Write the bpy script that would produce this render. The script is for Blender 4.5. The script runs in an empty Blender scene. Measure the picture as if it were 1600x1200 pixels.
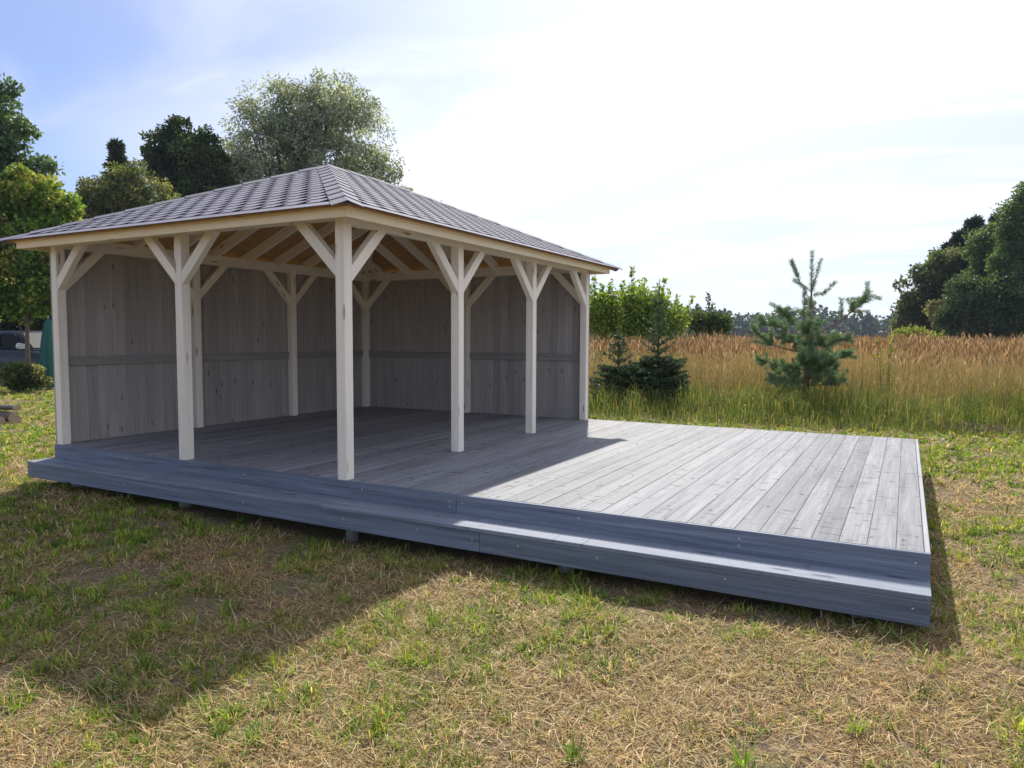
import bpy, math, random
import numpy as np
from mathutils import Matrix, Vector

# ------------------------------------------------------------------ camera, sky, sun, exposure
scene = bpy.context.scene
COL = scene.collection
DZ = 0.40                                   # deck top above the lawn
CAM = np.array([8.0846, -4.5437, 1.1766 + DZ])
YAW, PITCH, ROLL, FPX = 0.4965, -0.0639, 0.0038, 1135.53
_fw = np.array([-math.sin(YAW), math.cos(YAW), 0.0]); _rt = np.array([math.cos(YAW), math.sin(YAW), 0.0])
_up = np.array([0, 0, 1.0])
FWD = _fw * math.cos(PITCH) + _up * math.sin(PITCH)
_u2 = _up * math.cos(PITCH) - _fw * math.sin(PITCH)
RGT = _rt * math.cos(ROLL) + _u2 * math.sin(ROLL)
UPV = _u2 * math.cos(ROLL) - _rt * math.sin(ROLL)
cd = bpy.data.cameras.new('camera'); cam = bpy.data.objects.new('camera', cd); COL.objects.link(cam)
cam.matrix_world = Matrix([[RGT[0], UPV[0], -FWD[0], CAM[0]], [RGT[1], UPV[1], -FWD[1], CAM[1]],
                           [RGT[2], UPV[2], -FWD[2], CAM[2]], [0, 0, 0, 1]])
cd.sensor_fit = 'HORIZONTAL'; cd.sensor_width = 36.0; cd.lens = 36.0 * FPX / 1600.0
cd.clip_start = 0.05; cd.clip_end = 3000.0
scene.camera = cam

SUN_DIR = Vector((-0.272, 0.664, 0.700)).normalized()      # towards the sun
SUN_EL = math.asin(SUN_DIR.z); SUN_AZ = math.atan2(SUN_DIR.x, SUN_DIR.y)

world = bpy.data.worlds.new('World'); scene.world = world; world.use_nodes = True
wn, wl = world.node_tree.nodes, world.node_tree.links
wn.clear()
w_out = wn.new('ShaderNodeOutputWorld'); w_bg = wn.new('ShaderNodeBackground')
w_bg.inputs['Strength'].default_value = 0.11
sky = wn.new('ShaderNodeTexSky'); sky.sky_type = 'NISHITA'; sky.sun_disc = False
sky.sun_elevation = SUN_EL; sky.sun_rotation = SUN_AZ
sky.air_density = 1.0; sky.dust_density = 0.12; sky.ozone_density = 2.2; sky.altitude = 50
# thin cirrus veil: white ice cloud that scatters forward, so it is brighter towards the sun
SKY_OX, SKY_OY, SKY_TINT = 5.0, 5.0, (0.25, 0.285, 0.39, 1)      # where the sheets lie; white balance of the blue
tc = wn.new('ShaderNodeTexCoord')
sep = wn.new('ShaderNodeSeparateXYZ'); wl.new(tc.outputs['Generated'], sep.inputs[0])
def wmath(op, a, b=None, c=None):
    n = wn.new('ShaderNodeMath'); n.operation = op
    for i, v in enumerate((a, b, c)):
        if v is None: continue
        if isinstance(v, (int, float)): n.inputs[i].default_value = v
        else: wl.new(v, n.inputs[i])
    return n.outputs[0]
zz = wmath('ADD', wmath('MAXIMUM', sep.outputs['Z'], 0.0), 0.16)
px = wmath('DIVIDE', sep.outputs['X'], zz); py = wmath('DIVIDE', sep.outputs['Y'], zz)
comb = wn.new('ShaderNodeCombineXYZ'); wl.new(px, comb.inputs[0]); wl.new(py, comb.inputs[1])
def cirrus(rot, scale, loc, nscale, detail, rough, dist, lo, hi):
    mp = wn.new('ShaderNodeMapping'); mp.inputs['Rotation'].default_value = (0, 0, math.radians(rot))
    mp.inputs['Scale'].default_value = scale; mp.inputs['Location'].default_value = loc; wl.new(comb.outputs[0], mp.inputs[0])
    nz = wn.new('ShaderNodeTexNoise'); nz.inputs['Scale'].default_value = nscale; nz.inputs['Detail'].default_value = detail
    nz.inputs['Roughness'].default_value = rough; nz.inputs['Distortion'].default_value = dist; wl.new(mp.outputs[0], nz.inputs['Vector'])
    cr = wn.new('ShaderNodeMapRange'); cr.interpolation_type = 'SMOOTHSTEP'
    cr.inputs['From Min'].default_value = lo; cr.inputs['From Max'].default_value = hi; wl.new(nz.outputs['Fac'], cr.inputs['Value'])
    return cr.outputs[0]
sheet = cirrus(0, (1, 1, 1), (SKY_OX, SKY_OY, 0), 0.30, 2, 0.5, 0.2, 0.40, 0.56)            # broad sheets of cirrostratus
wisp = cirrus(-32, (0.45, 1.5, 1.0), (1.7, 0.35, 0), 1.3, 9, 0.58, 0.8, 0.40, 0.72)         # wisps drawn out by the wind
dot = wn.new('ShaderNodeVectorMath'); dot.operation = 'DOT_PRODUCT'
nrm = wn.new('ShaderNodeVectorMath'); nrm.operation = 'NORMALIZE'; wl.new(tc.outputs['Generated'], nrm.inputs[0])
wl.new(nrm.outputs[0], dot.inputs[0]); dot.inputs[1].default_value = SUN_DIR
cosg = wmath('MAXIMUM', dot.outputs['Value'], 0.0)
lobe = wmath('POWER', cosg, 7.0)
veil = wmath('MULTIPLY_ADD', lobe, 1.2, 3.05)
vcol = wn.new('ShaderNodeVectorMath'); vcol.operation = 'SCALE'
vcol.inputs[0].default_value = (0.94, 0.965, 1.07); wl.new(veil, vcol.inputs['Scale'])
cover = wmath('MULTIPLY', wmath('MULTIPLY_ADD', sheet, 0.55, 0.40), wmath('MULTIPLY_ADD', wisp, 0.66, 0.34))
thick = wmath('MINIMUM', wmath('ADD', wmath('MULTIPLY_ADD', sheet, 0.32, cover), wmath('MULTIPLY', lobe, 0.60)), 0.95)
tint = wn.new('ShaderNodeMix'); tint.data_type = 'RGBA'; tint.blend_type = 'MULTIPLY'; tint.inputs[0].default_value = 1.0
wl.new(sky.outputs[0], tint.inputs[6]); tint.inputs[7].default_value = SKY_TINT
mixc = wn.new('ShaderNodeMix'); mixc.data_type = 'RGBA'
wl.new(thick, mixc.inputs[0]); wl.new(tint.outputs[2], mixc.inputs[6]); wl.new(vcol.outputs[0], mixc.inputs[7])
wl.new(mixc.outputs[2], w_bg.inputs['Color']); wl.new(w_bg.outputs[0], w_out.inputs['Surface'])

sd = bpy.data.lights.new('sun', 'SUN'); sd.energy = 2.05; sd.angle = math.radians(1.1); sd.color = (1.0, 0.94, 0.84)
sun = bpy.data.objects.new('sun', sd); COL.objects.link(sun)
sun.rotation_euler = SUN_DIR.to_track_quat('Z', 'Y').to_euler(); sun.location = (0, 0, 30)

scene.view_settings.view_transform = 'Standard'; scene.view_settings.look = 'None'
scene.view_settings.gamma = 1.0; scene.view_settings.use_curve_mapping = False
scene.view_settings.exposure = 1.68
scene.render.engine = 'CYCLES'
scene.cycles.use_denoising = True
scene.cycles.max_bounces = 6; scene.cycles.diffuse_bounces = 4; scene.cycles.glossy_bounces = 2
scene.cycles.transmission_bounces = 3; scene.cycles.transparent_max_bounces = 4; scene.cycles.volume_bounces = 0
scene.cycles.caustics_reflective = False; scene.cycles.caustics_refractive = False

rnd = random.Random(11)
rng = np.random.default_rng(7)

def at(u, v, depth):
    """the place seen at pixel (u, v) of the 1600x1200 photograph, that many metres along the view axis"""
    return CAM + depth * (FWD + RGT * (u - 800) / FPX + UPV * (600 - v) / FPX)

# ------------------------------------------------------------------ helpers
def tag(o, label=None, cat=None, group=None, kind=None):
    if label: o['label'] = label
    if cat: o['category'] = cat
    if group: o['group'] = group
    if kind: o['kind'] = kind
    return o

def empty(name, loc=(0, 0, 0), rz=0.0):
    o = bpy.data.objects.new(name, None); COL.objects.link(o)
    o.location = loc; o.rotation_euler = (0, 0, rz); o.empty_display_size = 0.2
    return o

def link(name, me, mat=None, parent=None, matrix=None):
    o = bpy.data.objects.new(name, me); COL.objects.link(o)
    if mat is not None and not me.materials: me.materials.append(mat)
    if parent is not None: o.parent = parent
    if matrix is not None: o.matrix_local = matrix
    return o

def mesh_np(name, verts, quads=None, tris=None, col=None, smooth=False):
    me = bpy.data.meshes.new(name)
    verts = np.asarray(verts, np.float32).reshape(-1, 3)
    nq = 0 if quads is None else len(quads); nt = 0 if tris is None else len(tris)
    me.vertices.add(len(verts)); me.vertices.foreach_set('co', verts.ravel())
    loops = []
    if nq: loops.append(np.asarray(quads, np.int32).ravel())
    if nt: loops.append(np.asarray(tris, np.int32).ravel())
    loops = np.concatenate(loops)
    me.loops.add(len(loops)); me.loops.foreach_set('vertex_index', loops)
    starts = np.concatenate([np.arange(nq) * 4, nq * 4 + np.arange(nt) * 3]).astype(np.int32)
    me.polygons.add(nq + nt); me.polygons.foreach_set('loop_start', starts)
    if smooth: me.polygons.foreach_set('use_smooth', np.ones(nq + nt, bool))
    me.update(calc_edges=True)
    if col is not None:
        a = me.attributes.new('col', 'FLOAT_COLOR', 'POINT')
        c = np.ones((len(verts), 4), np.float32); c[:, :3] = col
        a.data.foreach_set('color', c.ravel())
    return me

def value_noise(x, y, seed=0):
    xi = np.floor(x).astype(np.int64); yi = np.floor(y).astype(np.int64)
    fx = x - xi; fy = y - yi
    fx = fx * fx * (3 - 2 * fx); fy = fy * fy * (3 - 2 * fy)
    def h(a, b):
        n = (a * 374761393 + b * 668265263 + seed * 1442695041) & 0x7fffffff
        n = ((n ^ (n >> 13)) * 1274126177) & 0x7fffffff
        return ((n ^ (n >> 16)) & 0xffff) / 65535.0
    return (h(xi, yi) * (1 - fx) + h(xi + 1, yi) * fx) * (1 - fy) + (h(xi, yi + 1) * (1 - fx) + h(xi + 1, yi + 1) * fx) * fy

def fbm(x, y, seed=0, octv=4):
    s = 0; a = 0.5; t = 0
    for k in range(octv):
        s = s + a * value_noise(x * 2 ** k, y * 2 ** k, seed + k * 17); t += a; a *= 0.55
    return s / t

def frame(xa, ya, za, o):
    return Matrix([[xa[0], ya[0], za[0], o[0]], [xa[1], ya[1], za[1], o[1]], [xa[2], ya[2], za[2], o[2]], [0, 0, 0, 1]])

_boxes = {}
def plank_mesh(L, W, T, mat, ch=0.003):
    """a plank along local X, centred, with eased long edges"""
    key = (round(L, 3), round(W, 4), round(T, 4), mat.name, ch)
    if key in _boxes: return _boxes[key]
    w, t = W / 2, T / 2; c = min(ch, t * 0.4)
    prof = [(-w + c, -t), (w - c, -t), (w, -t + c), (w, t - c), (w - c, t), (-w + c, t), (-w, t - c), (-w, -t + c)]
    vs = [(-L / 2, a, b) for a, b in prof] + [(L / 2, a, b) for a, b in prof]
    fs = [[i, (i + 1) % 8, 8 + (i + 1) % 8, 8 + i] for i in range(8)] + [list(range(7, -1, -1)), list(range(8, 16))]
    me = bpy.data.meshes.new('plank'); me.from_pydata(vs, [], fs); me.update(); me.materials.append(mat)
    _boxes[key] = me
    return me

def plank(name, p0, p1, W, T, mat, parent, up=(0, 0, 1), ch=0.003):
    """plank from p0 to p1 (centre line); T is measured along 'up', W across"""
    p0, p1 = Vector(p0), Vector(p1); x = (p1 - p0); L = x.length; x.normalize()
    z = Vector(up); z = (z - x * z.dot(x)).normalized(); y = z.cross(x)
    c = (p0 + p1) / 2
    return link(name, plank_mesh(L, W, T, mat, ch), None, parent, frame(x, y, z, c))

# ------------------------------------------------------------------ materials
def new_mat(name):
    m = bpy.data.materials.new(name); m.use_nodes = True
    n, l = m.node_tree.nodes, m.node_tree.links; n.clear()
    out = n.new('ShaderNodeOutputMaterial'); b = n.new('ShaderNodeBsdfPrincipled')
    l.new(b.outputs[0], out.inputs[0])
    return m, n, l, b, out

def nd(n, t, **kw):
    x = n.new(t)
    for k, v in kw.items():
        if k in x.inputs: x.inputs[k].default_value = v
        else: setattr(x, k, v)
    return x

def ramp(n, stops):
    r = n.new('ShaderNodeValToRGB'); e = r.color_ramp.elements
    while len(e) < len(stops): e.new(0.5)
    for i, (p, c) in enumerate(stops): e[i].position = p; e[i].color = (*c, 1)
    return r

def mixrgb(n, l, fac, a, b, mode='MIX'):
    m = n.new('ShaderNodeMix'); m.data_type = 'RGBA'; m.blend_type = mode
    for i, v in ((0, fac), (6, a), (7, b)):
        if isinstance(v, (int, float)): m.inputs[i].default_value = v
        elif isinstance(v, tuple): m.inputs[i].default_value = (*v, 1)
        else: l.new(v, m.inputs[i])
    return m.outputs[2]

def wood(name, c_lo, c_hi, knot, rough=0.6, vary=0.18, grain=(1.1, 26, 26), knot_scale=(1.7, 7, 7), knot_r=0.13,
         checks=0.0, bump=0.25, spec=0.4, streak=0.5, rough_var=0.1):
    m, n, l, b, out = new_mat(name)
    tc = n.new('ShaderNodeTexCoord'); oi = n.new('ShaderNodeObjectInfo')
    off = nd(n, 'ShaderNodeVectorMath', operation='SCALE'); off.inputs[0].default_value = (37.0, 11.0, 23.0)
    l.new(oi.outputs['Random'], off.inputs['Scale'])
    add = nd(n, 'ShaderNodeVectorMath', operation='ADD'); l.new(tc.outputs['Object'], add.inputs[0]); l.new(off.outputs[0], add.inputs[1])
    mg = n.new('ShaderNodeMapping'); mg.inputs['Scale'].default_value = grain; l.new(add.outputs[0], mg.inputs[0])
    ng = nd(n, 'ShaderNodeTexNoise', Scale=1.0, Detail=6.0, Roughness=0.62, Distortion=0.35); l.new(mg.outputs[0], ng.inputs['Vector'])
    mf = n.new('ShaderNodeMapping'); mf.inputs['Scale'].default_value = (grain[0] * 3, grain[1] * 6, grain[2] * 6); l.new(add.outputs[0], mf.inputs[0])
    nf = nd(n, 'ShaderNodeTexNoise', Scale=1.0, Detail=3.0, Roughness=0.7); l.new(mf.outputs[0], nf.inputs['Vector'])
    mb = n.new('ShaderNodeMapping'); mb.inputs['Scale'].default_value = (0.7, 4, 4); l.new(add.outputs[0], mb.inputs[0])
    nb = nd(n, 'ShaderNodeTexNoise', Scale=1.0, Detail=3.0); l.new(mb.outputs[0], nb.inputs['Vector'])
    def mt(op, x, y, z=None):
        q = nd(n, 'ShaderNodeMath', operation=op)
        for i, v in enumerate((x, y, z)):
            if v is None: continue
            if isinstance(v, (int, float)): q.inputs[i].default_value = v
            else: l.new(v, q.inputs[i])
        return q.outputs[0]
    g = mt('ADD', mt('MULTIPLY', ng.outputs['Fac'], streak), mt('MULTIPLY', nf.outputs['Fac'], 0.30))
    g = mt('ADD', g, mt('MULTIPLY', nb.outputs['Fac'], 0.7 - streak))
    rp = ramp(n, [(0.33, c_lo), (0.66, c_hi)]); l.new(g, rp.inputs[0])
    # knots
    mk = n.new('ShaderNodeMapping'); mk.inputs['Scale'].default_value = knot_scale; l.new(add.outputs[0], mk.inputs[0])
    vk = nd(n, 'ShaderNodeTexVoronoi', Scale=1.0, Randomness=1.0); l.new(mk.outputs[0], vk.inputs['Vector'])
    kf = nd(n, 'ShaderNodeMapRange', interpolation_type='SMOOTHSTEP'); l.new(vk.outputs['Distance'], kf.inputs['Value'])
    kf.inputs['From Min'].default_value = knot_r * 0.45; kf.inputs['From Max'].default_value = knot_r
    kf.inputs['To Min'].default_value = 0.85; kf.inputs['To Max'].default_value = 0.0
    c1 = mixrgb(n, l, kf.outputs[0], rp.outputs[0], knot)
    if checks > 0:      # short dark drying checks and saw marks across the face
        mc = n.new('ShaderNodeMapping'); mc.inputs['Scale'].default_value = (24, 6.5, 6.5); l.new(add.outputs[0], mc.inputs[0])
        ncx = nd(n, 'ShaderNodeTexNoise', Scale=1.0, Detail=3.0, Distortion=0.6); l.new(mc.outputs[0], ncx.inputs['Vector'])
        cf = nd(n, 'ShaderNodeMapRange', interpolation_type='SMOOTHSTEP'); l.new(ncx.outputs['Fac'], cf.inputs['Value'])
        cf.inputs['From Min'].default_value = 0.61; cf.inputs['From Max'].default_value = 0.70
        cf.inputs['To Max'].default_value = checks
        c1 = mixrgb(n, l, cf.outputs[0], c1, knot)
    hv = n.new('ShaderNodeHueSaturation'); l.new(c1, hv.inputs['Color'])
    l.new(mt('MULTIPLY_ADD', oi.outputs['Random'], 2 * vary, 1 - vary), hv.inputs['Value'])
    l.new(hv.outputs[0], b.inputs['Base Color'])
    b.inputs['Specular IOR Level'].default_value = spec
    l.new(mt('MULTIPLY_ADD', ng.outputs['Fac'], 2 * rough_var, rough - rough_var), b.inputs['Roughness'])
    bp = nd(n, 'ShaderNodeBump', Strength=bump, Distance=0.004); l.new(g, bp.inputs['Height']); l.new(bp.outputs[0], b.inputs['Normal'])
    return m

M = {}
M['deck'] = wood('grey_deck_wood', (0.115, 0.12, 0.135), (0.33, 0.335, 0.35), (0.05, 0.05, 0.055), rough=0.62, vary=0.16,
                 knot_scale=(3.2, 8, 8), knot_r=0.13, checks=0.75, bump=0.5, spec=0.15)
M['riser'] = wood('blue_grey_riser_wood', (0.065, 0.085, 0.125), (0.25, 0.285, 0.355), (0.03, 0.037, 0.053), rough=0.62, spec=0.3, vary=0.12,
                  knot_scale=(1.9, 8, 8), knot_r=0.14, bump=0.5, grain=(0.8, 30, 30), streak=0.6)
M['post'] = wood('whitewashed_spruce', (0.74, 0.665, 0.555), (0.91, 0.855, 0.755), (0.32, 0.21, 0.12), rough=0.6, vary=0.07,
                 knot_scale=(1.7, 9, 9), knot_r=0.16, bump=0.12)
M['fascia'] = wood('pale_yellow_spruce', (0.80, 0.68, 0.45), (0.92, 0.83, 0.62), (0.30, 0.16, 0.07), rough=0.55, vary=0.05,
                   knot_scale=(1.5, 9, 9), knot_r=0.13, bump=0.12)
M['wall'] = wood('grey_stained_board', (0.25, 0.23, 0.215), (0.43, 0.395, 0.37), (0.13, 0.115, 0.105), rough=0.7, vary=0.10,
                 knot_scale=(2.8, 9, 9), knot_r=0.15, bump=0.3, spec=0.25)

def osb(name):
    m, n, l, b, out = new_mat(name)
    tc = n.new('ShaderNodeTexCoord')
    v = nd(n, 'ShaderNodeTexVoronoi', Scale=22.0); l.new(tc.outputs['Object'], v.inputs['Vector'])
    no = nd(n, 'ShaderNodeTexNoise', Scale=6.0, Detail=5.0); l.new(tc.outputs['Object'], no.inputs['Vector'])
    c = mixrgb(n, l, no.outputs['Fac'], (0.40, 0.215, 0.075), (0.56, 0.34, 0.14))
    c2 = mixrgb(n, l, 0.28, c, v.outputs['Color'], 'SOFT_LIGHT')
    l.new(c2, b.inputs['Base Color']); b.inputs['Roughness'].default_value = 0.65
    return m
M['osb'] = osb('orange_sheathing_board')

def shingle_mat(name, c0, c1, dark, band=True):
    m, n, l, b, out = new_mat(name)
    tc = n.new('ShaderNodeTexCoord'); oi = n.new('ShaderNodeObjectInfo')
    n1 = nd(n, 'ShaderNodeTexNoise', Scale=160.0, Detail=2.0); l.new(tc.outputs['Object'], n1.inputs['Vector'])
    n2 = nd(n, 'ShaderNodeTexNoise', Scale=5.0, Detail=4.0); l.new(tc.outputs['Object'], n2.inputs['Vector'])
    c = mixrgb(n, l, n2.outputs['Fac'], c0, c1)
    c = mixrgb(n, l, 0.5, c, n1.outputs['Color'], 'SOFT_LIGHT')
    at_ = nd(n, 'ShaderNodeAttribute', attribute_name='col')
    c = mixrgb(n, l, at_.outputs['Fac'], dark, c) if band else c
    hv = n.new('ShaderNodeHueSaturation'); l.new(c, hv.inputs['Color'])
    q = nd(n, 'ShaderNodeMath', operation='MULTIPLY_ADD'); l.new(oi.outputs['Random'], q.inputs[0]); q.inputs[1].default_value = 0.22; q.inputs[2].default_value = 0.89
    l.new(q.outputs[0], hv.inputs['Value']); l.new(hv.outputs[0], b.inputs['Base Color'])
    b.inputs['Roughness'].default_value = 0.85; b.inputs['Specular IOR Level'].default_value = 0.25
    if band:
        sp = nd(n, 'ShaderNodeMath', operation='MULTIPLY'); l.new(at_.outputs['Fac'], sp.inputs[0]); sp.inputs[1].default_value = 0.22; l.new(sp.outputs[0], b.inputs['Specular IOR Level'])
    bp = nd(n, 'ShaderNodeBump', Strength=0.4, Distance=0.003); l.new(n1.outputs['Fac'], bp.inputs['Height']); l.new(bp.outputs[0], b.inputs['Normal'])
    return m
M['shingle'] = shingle_mat('violet_grey_shingle', (0.15, 0.147, 0.19), (0.225, 0.22, 0.265), (0.012, 0.012, 0.018))
M['cap'] = shingle_mat('grey_ridge_cap', (0.145, 0.14, 0.18), (0.205, 0.198, 0.24), (0.02, 0.02, 0.025), band=False)

def simple(name, col, rough=0.5, metal=0.0, spec=0.5, noise=0.0, scale=12.0):
    m, n, l, b, out = new_mat(name)
    b.inputs['Base Color'].default_value = (*col, 1); b.inputs['Roughness'].default_value = rough
    b.inputs['Metallic'].default_value = metal; b.inputs['Specular IOR Level'].default_value = spec
    if noise:
        tc = n.new('ShaderNodeTexCoord'); no = nd(n, 'ShaderNodeTexNoise', Scale=scale, Detail=5.0)
        l.new(tc.outputs['Object'], no.inputs['Vector'])
        lo = tuple(x * (1 - noise) for x in col); hi = tuple(min(1, x * (1 + noise)) for x in col)
        l.new(mixrgb(n, l, no.outputs['Fac'], lo, hi), b.inputs['Base Color'])
        bp = nd(n, 'ShaderNodeBump', Strength=0.4, Distance=0.02); l.new(no.outputs['Fac'], bp.inputs['Height']); l.new(bp.outputs[0], b.inputs['Normal'])
    return m
M['screw'] = simple('zinc_screw', (0.62, 0.58, 0.48), 0.35, 0.9)
M['pile'] = simple('grey_pile', (0.36, 0.38, 0.42), 0.5, 0.3, noise=0.2)
M['bark'] = simple('grey_brown_bark', (0.13, 0.10, 0.075), 0.9, noise=0.5, scale=9)
M['bark_pine'] = simple('brown_pine_bark', (0.20, 0.11, 0.065), 0.9, noise=0.4, scale=14)
M['bark_pale'] = simple('pale_bark', (0.30, 0.29, 0.25), 0.85, noise=0.5, scale=5)
M['log'] = wood('old_grey_log', (0.10, 0.085, 0.07), (0.24, 0.21, 0.17), (0.05, 0.04, 0.03), rough=0.85, bump=0.8, spec=0.2)
M['log_end'] = simple('sawn_log_end', (0.33, 0.27, 0.20), 0.85, noise=0.4, scale=20)

def leafmat(name, trans=0.42, tint=(1.15, 1.1, 0.55), rough=0.55, spec=0.35):
    """colour from the leaf's own attribute; thin leaves let some light through"""
    m, n, l, b, out = new_mat(name)
    a = nd(n, 'ShaderNodeAttribute', attribute_name='col')
    l.new(a.outputs['Color'], b.inputs['Base Color']); b.inputs['Roughness'].default_value = rough
    b.inputs['Specular IOR Level'].default_value = spec
    t = n.new('ShaderNodeBsdfTranslucent'); l.new(mixrgb(n, l, 1.0, a.outputs['Color'], tint, 'MULTIPLY'), t.inputs['Color'])
    mx = n.new('ShaderNodeMixShader'); mx.inputs[0].default_value = trans
    l.new(b.outputs[0], mx.inputs[1]); l.new(t.outputs[0], mx.inputs[2]); l.new(mx.outputs[0], out.inputs[0])
    return m
M['leaf'] = leafmat('leaf', 0.48)
M['needle'] = leafmat('needle', 0.28, (1.0, 1.05, 0.7), 0.5)
M['grass'] = leafmat('grass_blade', 0.42, (1.3, 1.2, 0.6), 0.6, 0.25)
M['straw'] = leafmat('dry_grass', 0.38, (1.15, 1.0, 0.75), 0.7, 0.2)

def ground_mat():
    m, n, l, b, out = new_mat('lawn_soil')
    tc = n.new('ShaderNodeTexCoord')
    def noise(s, d=5.0, r=0.6):
        q = nd(n, 'ShaderNodeTexNoise', Scale=s, Detail=d, Roughness=r); l.new(tc.outputs['Object'], q.inputs['Vector']); return q.outputs['Fac']
    n1, n2, n3 = noise(0.9), noise(14.0, 6.0, 0.7), noise(90.0, 3.0, 0.7)
    def strand(rot, sx, sy):
        mp_ = n.new('ShaderNodeMapping'); mp_.inputs['Rotation'].default_value = (0, 0, rot); mp_.inputs['Scale'].default_value = (sx, sy, 1); l.new(tc.outputs['Object'], mp_.inputs[0])
        q = nd(n, 'ShaderNodeTexNoise', Scale=1.0, Detail=2.0, Distortion=1.2); l.new(mp_.outputs[0], q.inputs['Vector']); return q.outputs['Fac']
    def mx_(a, b_):
        q = nd(n, 'ShaderNodeMath', operation='MAXIMUM'); l.new(a, q.inputs[0]); l.new(b_, q.inputs[1]); return q.outputs[0]
    st_ = mx_(mx_(strand(0.3, 22, 190), strand(1.4, 20, 180)), strand(2.5, 24, 200))
    rs_ = ramp(n, [(0.48, (0, 0, 0)), (0.72, (1, 1, 1))]); l.new(st_, rs_.inputs[0]); n3 = rs_.outputs[0]
    straw = mixrgb(n, l, n3, (0.10, 0.07, 0.034), (0.60, 0.44, 0.235))
    soil = mixrgb(n, l, n3, (0.09, 0.072, 0.053), (0.30, 0.24, 0.175))
    r1 = ramp(n, [(0.42, (0, 0, 0)), (0.60, (1, 1, 1))]); l.new(n2, r1.inputs[0])
    c = mixrgb(n, l, r1.outputs[0], soil, straw)
    green = mixrgb(n, l, n3, (0.05, 0.055, 0.018), (0.36, 0.33, 0.12))
    r2 = ramp(n, [(0.50, (0, 0, 0)), (0.64, (1, 1, 1))]); l.new(n1, r2.inputs[0])
    c = mixrgb(n, l, r2.outputs[0], c, green)
    l.new(c, b.inputs['Base Color']); b.inputs['Roughness'].default_value = 0.95; b.inputs['Specular IOR Level'].default_value = 0.1
    bp = nd(n, 'ShaderNodeBump', Strength=0.8, Distance=0.02); l.new(st_, bp.inputs['Height']); l.new(bp.outputs[0], b.inputs['Normal'])
    return m
M['ground'] = ground_mat()

# ------------------------------------------------------------------ ground
def gz(x, y):
    x = np.asarray(x, float); y = np.asarray(y, float)
    h = 0.055 * (fbm(x * 0.55 + 9, y * 0.55 + 4, 3) - 0.5) + 0.035 * (fbm(x * 2.3, y * 2.3, 5) - 0.5)
    h = h + 0.045 * np.exp(-((x + 1.2) ** 2 + (y + 0.2) ** 2) / 2.5)         # rises a little to the left end of the step
    h = h - 0.05 * np.exp(-((x - 4.0) ** 2 / 3.0 + (y + 0.3) ** 2 / 0.6))     # a dip under the step
    h = h + 0.035 * np.exp(-((x - 8.2) ** 2 / 2.0 + (y + 0.4) ** 2 / 0.8))
    far = np.clip((np.hypot(x - 8, y + 4) - 60) / 200, 0, 1)
    return h * (1 - far)

t = np.linspace(-1, 1, 181)
gx = 5 + 9 * t + 900 * np.sign(t) * np.abs(t) ** 5
gy = 2 + 9 * t + 900 * np.sign(t) * np.abs(t) ** 5
GX, GY = np.meshgrid(gx, gy, indexing='ij')
GV = np.stack([GX, GY, gz(GX, GY)], -1).reshape(-1, 3)
ii, jj = np.meshgrid(np.arange(180), np.arange(180), indexing='ij')
b0 = (ii * 181 + jj).ravel()
g_me = mesh_np('ground', GV, quads=np.stack([b0, b0 + 181, b0 + 182, b0 + 1], 1), smooth=True)
tag(link('ground', g_me, M['ground']), kind='structure')

# ------------------------------------------------------------------ deck
W, S, D = 3.9851, 0.0967, 5.0486
PXS = (0.0, 2.0040, W); PYS = (0.0, 1.7063, 3.3741, D)
X0, X1, Y0, Y1 = -0.0334, 8.2413, -0.0101, 5.2031
STEP_D, RISE1, RISE2, RIM = 0.2868, 0.1442, 0.1666, 0.028

deck = tag(empty('wooden_deck', (X0, Y0, 0)), 'low grey plank deck with one long step, partly roofed by the gazebo', 'deck')
def dk(p): return (p[0] - X0, p[1] - Y0, p[2])
PITCHB = 0.148
nb_ = int((X1 - X0 - 2 * RIM) / PITCHB) + 1
for i in range(nb_):
    xr = X1 - 0.1702 - PITCHB * (i - 1) - 0.0007 if i else X1 - RIM - 0.003
    xl = X1 - 0.1702 - PITCHB * i + 0.0007
    if xl < X0 + RIM: xl = X0 + RIM + 0.003
    if xr - xl < 0.02: continue
    z = DZ - 0.014 + rnd.uniform(-0.0012, 0.0012)
    plank('deck_board', dk(((xl + xr) / 2, Y0 + RIM + 0.003, z)), dk(((xl + xr) / 2, Y1 - RIM - 0.003, z)), xr - xl, 0.028, M['deck'], deck, ch=0.003)
def screws(host, pts, rad=0.0065):
    for p in pts:
        vs = [(0, 0, rad * 0.45)] + [(rad * math.cos(a), rad * math.sin(a), 0) for a in np.linspace(0, 2 * math.pi, 9)[:-1]]
        key = ('screw', rad)
        if key not in _boxes:
            me = bpy.data.meshes.new('screw'); me.from_pydata(vs, [], [[0, 1 + k, 1 + (k + 1) % 8] for k in range(8)]); me.materials.append(M['screw']); _boxes[key] = me
        link('screw', _boxes[key], None, host, Matrix.Translation(p))
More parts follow.
